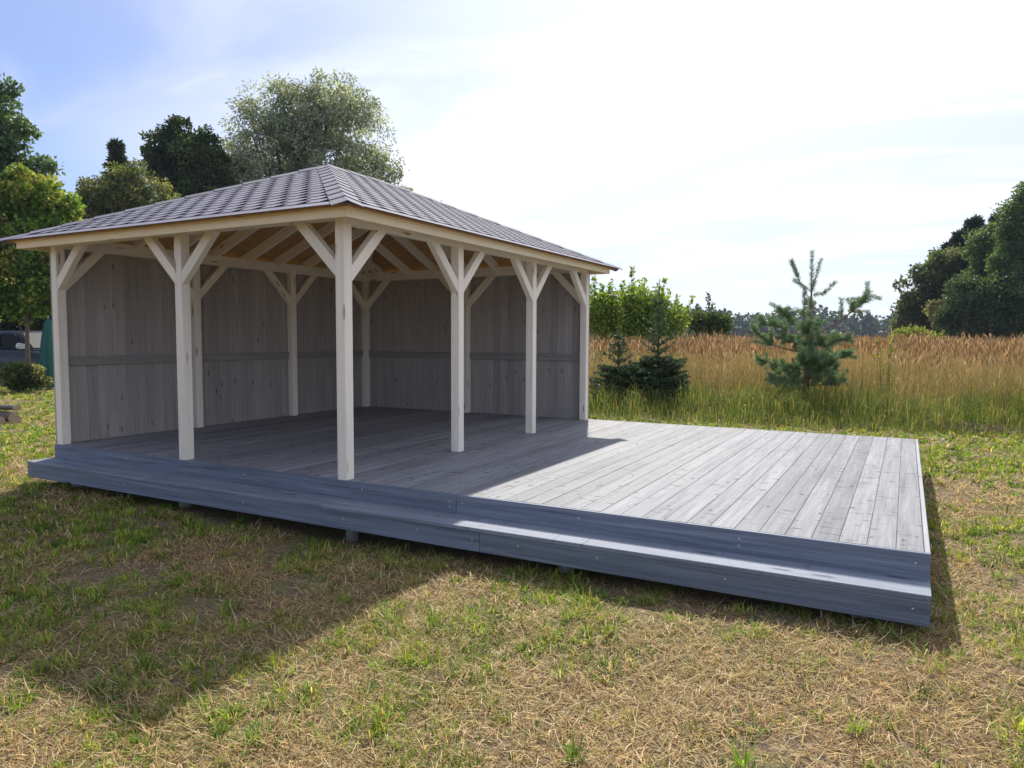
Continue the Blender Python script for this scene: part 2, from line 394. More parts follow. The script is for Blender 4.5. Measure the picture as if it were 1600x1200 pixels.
# rim and risers: local X along the board, so a screw sits at (x along, y across, z out)
def riser(name, xa, xb, yf, ztop, h, th, mat, scr=()):
    o = plank(name, dk((xa, yf + th / 2, ztop - h / 2)), dk((xb, yf + th / 2, ztop - h / 2)), h, th, mat, deck, up=(0, -1, 0))
    L = xb - xa
    screws(o, [(s_ - (xa + xb) / 2, v * h, th / 2) for s_, v in scr])
    return o
M['rimw'] = wood('grey_rim_wood', (0.17, 0.18, 0.20), (0.36, 0.37, 0.39), (0.08, 0.08, 0.09), rough=0.6, vary=0.08, bump=0.4)
J1 = 5.16
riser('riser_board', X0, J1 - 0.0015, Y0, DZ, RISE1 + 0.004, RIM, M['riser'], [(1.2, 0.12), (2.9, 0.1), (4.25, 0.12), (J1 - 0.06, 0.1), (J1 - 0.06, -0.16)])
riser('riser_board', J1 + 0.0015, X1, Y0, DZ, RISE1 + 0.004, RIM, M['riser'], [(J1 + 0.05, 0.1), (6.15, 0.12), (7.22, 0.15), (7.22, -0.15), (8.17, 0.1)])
plank('rim_board', dk((X1 - RIM / 2, Y0 + RIM + 0.002, DZ - 0.075)), dk((X1 - RIM / 2, Y1, DZ - 0.075)), 0.15, RIM, M['rimw'], deck, up=(1, 0, 0))
plank('rim_board', dk((X0 + RIM / 2, Y0 + RIM + 0.002, DZ - 0.075)), dk((X0 + RIM / 2, Y1, DZ - 0.075)), 0.15, RIM, M['rimw'], deck, up=(-1, 0, 0))
plank('rim_board', dk((X0 + RIM + 0.002, Y1 - RIM / 2, DZ - 0.075)), dk((X1 - RIM - 0.002, Y1 - RIM / 2, DZ - 0.075)), 0.15, RIM, M['riser'], deck, up=(0, 1, 0))
# the step: two rows of tread boards, a front board and closed ends
ZT = DZ - RISE1; YF = Y0 - STEP_D
def tread(xa, xb, ya, yb):
    plank('tread_board', dk((xa, (ya + yb) / 2, ZT - 0.014)), dk((xb, (ya + yb) / 2, ZT - 0.014)), yb - ya, 0.028, M['riser'] if False else M['tread'], deck, ch=0.004)
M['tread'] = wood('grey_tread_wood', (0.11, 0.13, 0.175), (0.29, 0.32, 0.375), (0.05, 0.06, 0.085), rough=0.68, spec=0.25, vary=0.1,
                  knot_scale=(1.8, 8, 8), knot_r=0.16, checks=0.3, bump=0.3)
ym = YF + 0.143
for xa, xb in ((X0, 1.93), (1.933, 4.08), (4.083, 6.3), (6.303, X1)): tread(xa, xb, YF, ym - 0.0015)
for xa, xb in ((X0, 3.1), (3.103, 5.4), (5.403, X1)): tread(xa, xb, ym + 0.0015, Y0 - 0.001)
J2 = 5.53
hf = RISE2 - 0.028 - 0.001
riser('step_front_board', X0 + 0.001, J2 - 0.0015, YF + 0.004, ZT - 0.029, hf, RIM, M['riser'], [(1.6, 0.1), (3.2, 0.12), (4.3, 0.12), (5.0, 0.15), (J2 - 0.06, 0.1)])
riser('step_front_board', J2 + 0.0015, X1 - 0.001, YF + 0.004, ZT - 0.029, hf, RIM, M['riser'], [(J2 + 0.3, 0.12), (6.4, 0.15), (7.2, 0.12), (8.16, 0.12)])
for xe in (X0 + 0.015, X1 - 0.015):
    plank('step_end_board', dk((xe, YF + 0.033, ZT - 0.029 - hf / 2)), dk((xe, Y0 + 0.02, ZT - 0.029 - hf / 2)), hf, RIM, M['riser'], deck, up=(1, 0, 0))
# ground piles and bearers
def lathe(name, prof, mat, parent, loc, n=14):
    vs, fs = [], []
    for r, z in prof:
        for k in range(n): a = 2 * math.pi * k / n; vs.append((r * math.cos(a), r * math.sin(a), z))
    for i in range(len(prof) - 1):
        for k in range(n): fs.append([i * n + k, i * n + (k + 1) % n, (i + 1) * n + (k + 1) % n, (i + 1) * n + k])
    fs.append(list(range(n - 1, -1, -1))); fs.append([(len(prof) - 1) * n + k for k in range(n)])
    me = bpy.data.meshes.new(name); me.from_pydata(vs, [], fs); me.update()
    for p in me.polygons: p.use_smooth = len(p.vertices) == 4
    return link(name, me, mat, parent, Matrix.Translation(loc))
for xp in (0.5, 2.2, 4.22, 6.1, 7.9):
    lathe('ground_pile', [(0.05, -0.15), (0.05, 0.10), (0.075, 0.104), (0.075, 0.112)], M['pile'], deck, dk((xp, YF + 0.20, 0.0)))
for yb in (YF + 0.16, 1.3, 3.0, 4.9):
    plank('bearer', dk((X0 + 0.05, yb, 0.18)), dk((X1 - 0.05, yb, 0.18)), 0.045, 0.13 if yb > 0 else 0.07, M['riser'], deck)

# ------------------------------------------------------------------ gazebo
gaz = tag(empty('gazebo', (0, 0, DZ)), 'cream timber gazebo with grey shingled hip roof and two grey board walls', 'gazebo')
Z_B = {'front': 2.128, 'right': 2.088, 'left': 2.105, 'back': 2.105}
EO, EZ, TAN = 0.3227, 2.1715, 1.0204 / 2.39
XA, XB_, YA, YB_ = -EO, W + S + EO, -EO, D + S + EO            # eave rectangle
HALF = (XB_ - XA) / 2
posts = []
for ix, x in enumerate(PXS):
    for iy, y in enumerate(PYS):
        if 0 < ix < 2 and 0 < iy < 3: continue
        posts.append((ix, iy, x, y))
        plank('post', (x + S / 2, y + S / 2, 0.001), (x + S / 2, y + S / 2, 2.20), S, S, M['post'], gaz, up=(0, -1, 0), ch=0.004)
bh = 0.13
# beams, set 3 mm inside the faces of the posts
plank('beam', (S * 0.5, S / 2, Z_B['front'] + bh / 2), (W + S * 0.5, S / 2, Z_B['front'] + bh / 2), S - 0.006, bh, M['post'], gaz)
plank('beam', (S * 0.5, D + S / 2, Z_B['back'] + bh / 2), (W + S * 0.5, D + S / 2, Z_B['back'] + bh / 2), S - 0.006, bh, M['post'], gaz)
plank('beam', (W + S / 2, S * 0.5, Z_B['right'] + bh / 2 + 0.001), (W + S / 2, D + S * 0.5, Z_B['right'] + bh / 2 + 0.001), S - 0.008, bh, M['post'], gaz)
plank('beam', (S / 2, S * 0.5, Z_B['left'] + bh / 2 + 0.001), (S / 2, D + S * 0.5, Z_B['left'] + bh / 2 + 0.001), S - 0.008, bh, M['post'], gaz)
BW, BT, LEG = 0.094, 0.068, 0.40          # braces: centre-line leg
for ix, iy, x, y in posts:
    cx, cy = x + S / 2, y + S / 2
    for dx, dy in ((1, 0), (-1, 0), (0, 1), (0, -1)):
        if dx and iy not in (0, 3): continue
        if dy and ix not in (0, 2): continue
        if (dx > 0 and ix == 2) or (dx < 0 and ix == 0) or (dy > 0 and iy == 3) or (dy < 0 and iy == 0): continue
        side = ('front' if iy == 0 else 'back') if dx else ('left' if ix == 0 else 'right')
        zb = Z_B[side]
        oy = {'front': -0.008, 'back': 0.008}.get(side, 0); ox = {'left': -0.008, 'right': 0.008}.get(side, 0)
        bx, by = cx + (ox if dy else 0), cy + (oy if dx else 0)
        r0 = S / 2 - 0.03
        p0 = (bx + dx * r0, by + dy * r0, zb - LEG - 0.03); p1 = (bx + dx * (S / 2 + LEG + 0.03), by + dy * (S / 2 + LEG + 0.03), zb + 0.03)
        upv = (0, 1, 0) if dx else (1, 0, 0)
        plank('brace', p0, p1, BW, BT, M['post'], gaz, up=upv, ch=0.004)
# walls: upright boards on the outside of the posts, a rail inside them
bwid = 0.1195
k = 0; y = 0.0
while y < D + S + 0.02:
    y2 = min(y + bwid, D + S + 0.022)
    plank('wall_board', (-0.0115, (y + y2) / 2, -0.004), (-0.0115, (y + y2) / 2, 2.17), y2 - y - 0.0008, 0.02, M['wall'], gaz, up=(1, 0, 0), ch=0.0022)
    y = y2
x = 0.0
while x < W + S - 0.001:
    x2 = min(x + bwid, W + S)
    plank('wall_board', ((x + x2) / 2, D + S + 0.0115, -0.004), ((x + x2) / 2, D + S + 0.0115, 2.17), x2 - x - 0.0008, 0.02, M['wall'], gaz, up=(0, -1, 0), ch=0.0022)
    x = x2
M['rail'] = wood('dark_grey_rail', (0.19, 0.177, 0.168), (0.33, 0.31, 0.295), (0.08, 0.075, 0.07), rough=0.7, vary=0.08, bump=0.3, spec=0.25)
for i in range(3):
    plank('wall_rail', (0.016, PYS[i] + S + 0.002, 0.90), (0.016, PYS[i + 1] - 0.002, 0.90), 0.028, 0.098, M['rail'], gaz, up=(0, 0, 1))
for i in range(2):
    plank('wall_rail', (PXS[i] + S + 0.002, D + S - 0.016, 0.89), (PXS[i + 1] - 0.002, D + S - 0.016, 0.89), 0.028, 0.098, M['rail'], gaz, up=(0, 0, 1))

# roof: four faces, each with origin at an eave corner, e along the eave, inward direction
FACES = [  # corner, along, inward, eave length
    (Vector((XA, YA, EZ)), Vector((1, 0, 0)), Vector((0, 1, 0)), XB_ - XA),      # front
    (Vector((XB_, YA, EZ)), Vector((0, 1, 0)), Vector((-1, 0, 0)), YB_ - YA),    # right
    (Vector((XB_, YB_, EZ)), Vector((-1, 0, 0)), Vector((0, -1, 0)), XB_ - XA),  # back
    (Vector((XA, YB_, EZ)), Vector((0, -1, 0)), Vector((1, 0, 0)), YB_ - YA)]    # left
CS = 1 / math.sqrt(1 + TAN * TAN)                 # horizontal per slope length
# sheathing as the body of the roof: an inset shell 18 mm thick under the shingles
def roof_pt(x, y, off):
    d = min(x - XA, XB_ - x, y - YA, YB_ - y); return (x, y, EZ + TAN * d + off)
ins = 0.045
c4 = [(XA + ins, YA + ins), (XB_ - ins, YA + ins), (XB_ - ins, YB_ - ins), (XA + ins, YB_ - ins)]
xm = (XA + XB_) / 2; rg = [(xm, YA + HALF), (xm, YB_ - HALF)]
vs = [roof_pt(*p, -0.014) for p in c4] + [roof_pt(*p, -0.014) for p in rg] + [roof_pt(*p, -0.034) for p in c4] + [roof_pt(*p, -0.034) for p in rg]
fs = [[0, 1, 4], [1, 2, 5, 4], [2, 3, 5], [3, 0, 4, 5]]
fs += [[a + 6 for a in reversed(f)] for f in fs] + [[i, i + 6, (i + 1) % 4 + 6, (i + 1) % 4] for i in range(4)]
rme = bpy.data.meshes.new('roof'); rme.from_pydata(vs, [], fs); rme.update()
roof = link('roof', rme, M['osb'], gaz)

def clip(poly, f):
    out = []
    for i in range(len(poly)):
        a, b = poly[i], poly[(i + 1) % len(poly)]; fa, fb = f(a), f(b)
        if fa >= 0: out.append(a)
        if (fa >= 0) != (fb >= 0):
            t_ = fa / (fa - fb); out.append((a[0] + (b[0] - a[0]) * t_, a[1] + (b[1] - a[1]) * t_))
    return out
EXPO, TABW, STRIP = 0.1445, 0.25, 1.0
SL = HALF / CS
def face_clip(poly, L):
    g = 0.02
    poly = clip(poly, lambda p: p[0] - p[1] * CS - 0.0); poly = clip(poly, lambda p: L - p[0] - p[1] * CS) if poly else poly
    return clip(poly, lambda p: SL - g - p[1]) if poly else poly
def shingle(face, s0, row, jit):
    """one strip of four tabs: wide dark-banded head lap below the next course, tabs standing 4 mm proud"""
    org, e, inw, L = FACES[face]
    v0 = row * EXPO - (0.012 if row == 0 else 0)
    polys = []
    gap = 0.054 if row else 0.0
    for k_ in range(4):
        a = s0 + k_ * TABW; b_ = a + TABW
        if row == 0: polys.append([(a, v0), (b_, v0), (b_, v0 + EXPO), (a, v0 + EXPO)])
        else:      # a tab with slanted flanks leaves a dark notch at each joint
            polys.append([(a + gap, v0 + jit[k_]), (b_ - gap, v0 + jit[k_ + 1]), (b_ - gap * 0.72, v0 + EXPO * 0.66), (a + gap * 0.72, v0 + EXPO * 0.66)])
            polys.append([(a + 0.001, v0 + EXPO * 0.66), (b_ - 0.001, v0 + EXPO * 0.66), (b_ - 0.001, v0 + EXPO), (a + 0.001, v0 + EXPO)])
    head = [(s0 + 0.0015, v0 + EXPO * 0.66), (s0 + STRIP - 0.0015, v0 + EXPO * 0.66), (s0 + STRIP - 0.0015, v0 + EXPO * 1.72), (s0 + 0.0015, v0 + EXPO * 1.72)]
    up_s = Vector((inw.x * CS, inw.y * CS, TAN * CS)); nrm_ = e.cross(up_s).normalized()
    vs_, fs_, col_ = [], [], []
    def put(poly, lift0, th, dark):
        pl = face_clip(poly, L)
        if len(pl) < 3: return
        n_ = len(vs_); m_ = len(pl)
        for lay in (0, 1):
            for (a, b_) in pl:
                lf = lift0 * (1 - (b_ - v0) / (EXPO * 2.0)) + (th if lay else 0) - 0.010
                q = org + e * a + up_s * b_ + nrm_ * lf
                vs_.append(q); col_.append(dark)
        fs_.append([n_ + m_ + i for i in range(m_)])
        for i in range(m_): fs_.append([n_ + i, n_ + (i + 1) % m_, n_ + m_ + (i + 1) % m_, n_ + m_ + i])
    for p in polys: put(p, 0.010, 0.005, 1.0)
    put(head, 0.010, 0.0035, 0.0)
    if not vs_: return
    c = sum(vs_, Vector()) / len(vs_)
    me = bpy.data.meshes.new('shingle'); me.from_pydata([q - c for q in vs_], [], fs_); me.update()
    a_ = me.attributes.new('col', 'FLOAT_COLOR', 'POINT')
    a_.data.foreach_set('color', np.repeat(np.array(col_, np.float32), 4))
    link('shingle', me, M['shingle'], roof, Matrix.Translation(c))
for f_ in range(4):
    L = FACES[f_][3]
    for row in range(int(SL / EXPO) + 1):
        s = -1.0 + (row % 2) * TABW / 2 + (row // 2 % 2) * 0.5
        lo, hi = row * EXPO * CS, L - row * EXPO * CS
        while s < hi:
            if s + STRIP > lo: shingle(f_, s, row, [rnd.uniform(-0.004, 0.004) for _ in range(5)])
            s += STRIP
# hip and ridge caps: folded pieces laid over each other up the hip
def caps(p0, p1, nl, nr, name='ridge_cap', step=0.31):
    p0, p1 = Vector(p0), Vector(p1); ax = (p1 - p0).normalized(); L = (p1 - p0).length
    n_ = max(1, int(L / step))
    sl = (nl - ax * nl.dot(ax)).normalized(); sr = (nr - ax * nr.dot(ax)).normalized()
    upn = (Vector((0, 0, 1)) - ax * ax.z).normalized()
    for i in range(n_):
        a, b_ = i * L / n_ - 0.02, min((i + 1) * L / n_ + 0.05, L)
        vs_ = []
        for s_, lift in ((a, 0.017), (b_, 0.007)):
            c = p0 + ax * s_ + upn * lift
            hw = 0.125
            vs_ += [c + sl * hw - upn * 0.004, c + sl * 0.03 + upn * 0.001, c + upn * 0.006, c + sr * 0.03 + upn * 0.001, c + sr * hw - upn * 0.004]
        vs_ += [q - upn * 0.006 for q in vs_]
        fs_ = [[k_, k_ + 1, k_ + 6, k_ + 5] for k_ in range(4)] + [[k_ + 1, k_, k_ + 10, k_ + 11] for k_ in range(4)] + [[0, 5, 15, 10], [9, 4, 14, 19]]
        me = bpy.data.meshes.new(name); ce = p0 + ax * (a + b_) / 2
        me.from_pydata([q - ce for q in vs_], [], fs_); me.update()
        link(name, me, M['cap'], roof, Matrix.Translation(ce))
def dirs(i, j):
    r = []
    for q in (i, j):
        org, e, inw, L = FACES[q]; r.append((e, Vector((inw.x, inw.y, TAN)).normalized()))
    return r
AP = [Vector(roof_pt(*rg[0], 0)), Vector(roof_pt(*rg[1], 0))]
corners = [Vector((XA, YA, EZ)), Vector((XB_, YA, EZ)), Vector((XB_, YB_, EZ)), Vector((XA, YB_, EZ))]
for i, (c, ap) in enumerate(zip(corners, (AP[0], AP[0], AP[1], AP[1]))):
    fi = i; fj = (i - 1) % 4                                   # the face starting here and the one ending here
    e_i = FACES[fi][1]; e_j = -FACES[fj][1]
    caps(c, ap, e_i.copy(), e_j.copy(), 'hip_cap')
caps(AP[0], AP[1], Vector((-1, 0, -TAN)).normalized(), Vector((1, 0, -TAN)).normalized())
# fascia boards, 0.22 m outside the posts
FO, FT, F0, F1 = 0.222, 0.024, 2.093, 2.187
fx0, fx1, fy0, fy1 = -FO, W + S + FO, -FO, D + S + FO
zf = (F0 + F1) / 2
for nm, a, b_, u in (('f', (fx0, fy0 + FT / 2, zf), (fx1, fy0 + FT / 2, zf), (0, -1, 0)), ('k', (fx0, fy1 - FT / 2, zf), (fx1, fy1 - FT / 2, zf), (0, 1, 0)),
                     ('r', (fx1 - FT / 2, fy0 + FT + .001, zf), (fx1 - FT / 2, fy1 - FT - .001, zf), (1, 0, 0)), ('l', (fx0 + FT / 2, fy0 + FT + .001, zf), (fx0 + FT / 2, fy1 - FT - .001, zf), (-1, 0, 0))):
    o = plank('fascia', a, b_, F1 - F0, FT, M['fascia'], gaz, up=u)
    L = (Vector(b_) - Vector(a)).length
    if nm in 'fr':
        M.setdefault('nail', simple('dark_nail', (0.10, 0.07, 0.05), 0.6))
        for s_ in np.arange(0.03, L, 0.56):
            key = 'nail'
            if key not in _boxes:
                me = bpy.data.meshes.new('nail_head'); r_ = 0.0042
                me.from_pydata([(0, 0, 0.002)] + [(r_ * math.cos(q), r_ * math.sin(q), 0) for q in np.linspace(0, 2 * math.pi, 7)[:-1]], [], [[0, 1 + k_, 1 + (k_ + 1) % 6] for k_ in range(6)])
                me.materials.append(M['nail']); _boxes[key] = me
            link('nail_head', _boxes[key], None, o, Matrix.Translation((s_ - L / 2, rnd.uniform(-0.015, 0.02), FT / 2 + 0.0005)))
# soffit: the closed strip between fascia and wall plate
# rafters
RH, RW = 0.125, 0.05
def rafter(p_eave, p_top, name='rafter', drop=0.036):
    p0, p1 = Vector(p_eave), Vector(p_top); ax = (p1 - p0).normalized()
    u = Vector((0, 0, 1)); u = (u - ax * u.dot(ax)).normalized()
    off = u * -(RH / 2) - Vector((0, 0, drop))
    plank(name, p0 + off, p1 + off, RW, RH, M['post'], gaz, up=u)
start = EO - 0.05             # inside the fascia, clear of it
for f_ in range(4):
    org, e, inw, L = FACES[f_]
    n_ = int(round((L - 0.5) / 0.55)); cc = L / 2
    for i in range(n_ + 1):
        s_ = cc + (i - n_ / 2) * 0.55
        run = min(s_, L - s_, HALF)
        if run - start < 0.25: continue
        end = run - 0.04
        a = org + e * s_ + inw * start; a.z = EZ + TAN * start
        b_ = org + e * s_ + inw * end; b_.z = EZ + TAN * end
        rafter(a, b_)
for i, (c, ap) in enumerate(zip(corners, (AP[0], AP[0], AP[1], AP[1]))):
    ax = ap - c
    rafter(c + ax * (start / HALF), c + ax * 0.99, 'hip_rafter', 0.045)
rafter(AP[0] + Vector((0, 0.01, 0)), AP[1] - Vector((0, 0.01, 0)), 'ridge_beam', 0.05)

# ------------------------------------------------------------------ grass
def unit(v): return v / (np.linalg.norm(v, axis=-1, keepdims=True) + 1e-9)

def blades(P, head, L, wid, lean, bend, col, tipcol=None):
    """tapered two-segment blades; returns verts, quads, tris, colours"""
    n = len(P); L = np.broadcast_to(L, n); wid = np.broadcast_to(wid, n)
    hx, hy = np.cos(head), np.sin(head)
    side = np.stack([-hy, hx, np.zeros(n)], 1)
    def d(a): return np.stack([hx * np.sin(a), hy * np.sin(a), np.cos(a)], 1)
    mid = P + d(lean) * (L * 0.55)[:, None]; tip = mid + d(lean + bend) * (L * 0.45)[:, None]
    w = (wid / 2)[:, None]
    V = np.stack([P - side * w, P + side * w, mid + side * w * 0.8, mid - side * w * 0.8, tip], 1).reshape(-1, 3)
    b = np.arange(n) * 5
    Q = np.stack([b, b + 1, b + 2, b + 3], 1); T = np.stack([b + 3, b + 2, b + 4], 1)
    tc_ = col if tipcol is None else tipcol
    C = np.stack([col, col, (col + tc_) / 2, (col + tc_) / 2, tc_], 1).reshape(-1, 3)
    return V, Q, T, C

def join(parts):
    V, Q, T, C = [], [], [], []; o = 0
    for v, q, t_, c in parts:
        V.append(v); C.append(c)
        if q is not None and len(q): Q.append(q + o)
        if t_ is not None and len(t_): T.append(t_ + o)
        o += len(v)
    return np.concatenate(V), (np.concatenate(Q) if Q else None), (np.concatenate(T) if T else None), np.concatenate(C)

def pick(pal, n, jitter=0.18):
    pal = np.array(pal); c = pal[rng.integers(0, len(pal), n)]
    return c * (1 + jitter * rng.standard_normal((n, 1))).clip(0.55, 1.5)

def sector(n, a0, a1, r0, r1, dens):
    """n points round the camera's foot, density (per m2) falling with distance as dens(r)"""
    rr = np.linspace(r0, r1, 800); w = dens(rr) * rr; cdf = np.cumsum(w); cdf /= cdf[-1]
    r = np.interp(rng.random(n), cdf, rr); a = rng.uniform(a0, a1, n)
    base = math.atan2(_fw[1], _fw[0])
    return CAM[0] + r * np.cos(base - a), CAM[1] + r * np.sin(base - a), r

def meadow_edge(x): return 8.7 + 0.16 * (x - 3.6) + 0.5 * (fbm(x * 0.5, x * 0 + 3, 31) - 0.5)
def on_lawn(x, y):
    under = (x > X0 + 0.12) & (x < X1 - 0.06) & (y > YF + 0.10) & (y < Y1 - 0.10)
    return ~under & ((y < meadow_edge(x) + 0.4) | (x < -1.0))

STRAW = [(0.56, 0.40, 0.20), (0.66, 0.50, 0.28), (0.46, 0.31, 0.145), (0.31, 0.195, 0.085), (0.76, 0.62, 0.39), (0.48, 0.41, 0.15), (0.20, 0.14, 0.07)]
GREEN = [(0.15, 0.28, 0.025), (0.22, 0.36, 0.035), (0.09, 0.19, 0.02), (0.31, 0.38, 0.055), (0.18, 0.31, 0.03)]
A0, A1 = math.radians(-43), math.radians(43)

def greenness(x, y):
    g = fbm(x * 0.8 + 3, y * 0.8 + 8, 41, 3) * 0.55 + fbm(x * 3.1, y * 3.1, 47, 3) * 0.45
    far = np.clip((y - 4.5) / 2.5, 0, 1) * 0.22 + np.clip((-x - 0.6) / 2.5, 0, 1) * 0.32
    rs = np.clip((x - 8.0) / 1.2, 0, 1) * 0.13
    nearl = np.clip((3.6 - (x - CAM[0] + 6.5)) / 3, 0, 1) * 0.02
    return g + far + rs + nearl

parts = []
# dry mown straw lying in all directions
n = 250000
x, y, r = sector(n, A0, A1, 1.7, 28, lambda q: 3800 * np.minimum(1, (4.0 / q) ** 2.1))
bare = fbm(x * 1.7 + 5, y * 1.7, 61, 4)
ok = on_lawn(x, y) & (rng.random(n) < np.clip((bare - 0.30) * 7, 0.12, 1)) & (rng.random(n) < np.clip(1.35 - 1.2 * (greenness(x, y) - 0.45) / 0.25, 0.5, 1))
x, y, r = x[ok], y[ok], r[ok]; n = len(x)
sc_ = np.clip(r / 5.0, 0.8, 3.2)
P = np.stack([x, y, gz(x, y) + rng.uniform(0.0, 0.018, n)], 1)
parts.append(blades(P, rng.uniform(0, 6.283, n), rng.uniform(0.035, 0.12, n) * np.sqrt(sc_), 0.0038 * sc_ * rng.uniform(0.5, 1.6, n),
                    np.radians(rng.normal(78, 13, n)), np.radians(rng.normal(8, 22, n)), pick(STRAW, n)))
# short stubble standing between
n = 170000
x, y, r = sector(n, A0, A1, 1.7, 30, lambda q: 3000 * np.minimum(1, (4.0 / q) ** 1.6))
g = greenness(x, y); ok = on_lawn(x, y) & (rng.random(n) < np.clip((fbm(x * 1.7 + 5, y * 1.7, 61, 4) - 0.36) * 6, 0.05, 1)); x, y, r, g = x[ok], y[ok], r[ok], g[ok]; n = len(x)
isg = rng.random(n) < np.clip((g - 0.44) * 5 + 0.30, 0.08, 0.92)
col = np.where(isg[:, None], pick(GREEN, n), pick(STRAW, n))
sc_ = np.clip(r / 5.0, 0.8, 3.4)
P = np.stack([x, y, gz(x, y) - 0.003], 1)
parts.append(blades(P, rng.uniform(0, 6.283, n), rng.uniform(0.018, 0.052, n) * np.sqrt(sc_), 0.0042 * sc_, np.radians(rng.uniform(5, 60, n)), np.radians(rng.uniform(0, 60, n)), col))
# green tufts
nt = 18000
tx, ty, tr = sector(nt, A0, A1, 1.7, 32, lambda q: 150 * np.minimum(1, (4.5 / q) ** 1.1))
g = greenness(tx, ty)
ok = on_lawn(tx, ty) & (rng.random(nt) < np.clip((g - 0.44) * 7.5, 0.20, 1.0)); tx, ty, tr = tx[ok], ty[ok], tr[ok]; nt = len(tx)
per = 28
rad = rng.uniform(0.015, 0.105, nt); hgt = rng.uniform(0.035, 0.092, nt) * rng.choice([1, 1, 1, 1.35], nt)
tone = pick(GREEN, nt, 0.15)
ti = np.repeat(np.arange(nt), per); n = len(ti)
ang = rng.uniform(0, 6.283, n); rr = rad[ti] * np.sqrt(rng.random(n))
x = tx[ti] + rr * np.cos(ang); y = ty[ti] + rr * np.sin(ang)
sc_ = np.clip(tr[ti] / 5.0, 0.85, 3.0)
P = np.stack([x, y, gz(x, y) - 0.004], 1)
col = tone[ti] * (1 + 0.2 * rng.standard_normal((n, 1))).clip(0.6, 1.5)
dry = rng.random(n) < 0.14; col[dry] = pick(STRAW, dry.sum())
parts.append(blades(P, ang + rng.normal(0, 0.7, n), hgt[ti] * rng.uniform(0.5, 1.15, n), 0.0058 * sc_ * rng.uniform(0.6, 1.5, n),
                    np.radians(rng.uniform(5, 55, n)), np.radians(rng.uniform(8, 70, n)), col, col * np.array([1.15, 1.1, 1.0])))
V, Q, T, C = join(parts)
tag(link('lawn_grass', mesh_np('lawn_grass', V, Q, T, C), M['grass']), 'short mown lawn, dry straw with green tufts, around the deck', 'grass', kind='stuff')

# thin brown twigs and straws lying about on the lawn
def tube_arrays(pts, radii, col=None, n=6):
    pts = np.asarray(pts, float); m_ = len(pts); V = []
    for i in range(m_):
        tg = pts[min(i + 1, m_ - 1)] - pts[max(i - 1, 0)]; tg = tg / (np.linalg.norm(tg) + 1e-9)
        a = np.cross(tg, [0.31, 0.17, 0.93] if abs(tg[2]) < 0.9 else [1, 0, 0]); a /= np.linalg.norm(a); b_ = np.cross(tg, a)
        for k_ in range(n):
            q = 2 * math.pi * k_ / n; V.append(pts[i] + radii[i] * (a * math.cos(q) + b_ * math.sin(q)))
    Q = [[i * n + k_, i * n + (k_ + 1) % n, (i + 1) * n + (k_ + 1) % n, (i + 1) * n + k_] for i in range(m_ - 1) for k_ in range(n)]
    V = np.array(V); return V, np.array(Q), None, np.tile(np.array(col if col is not None else (0.1, 0.08, 0.06)), (len(V), 1))

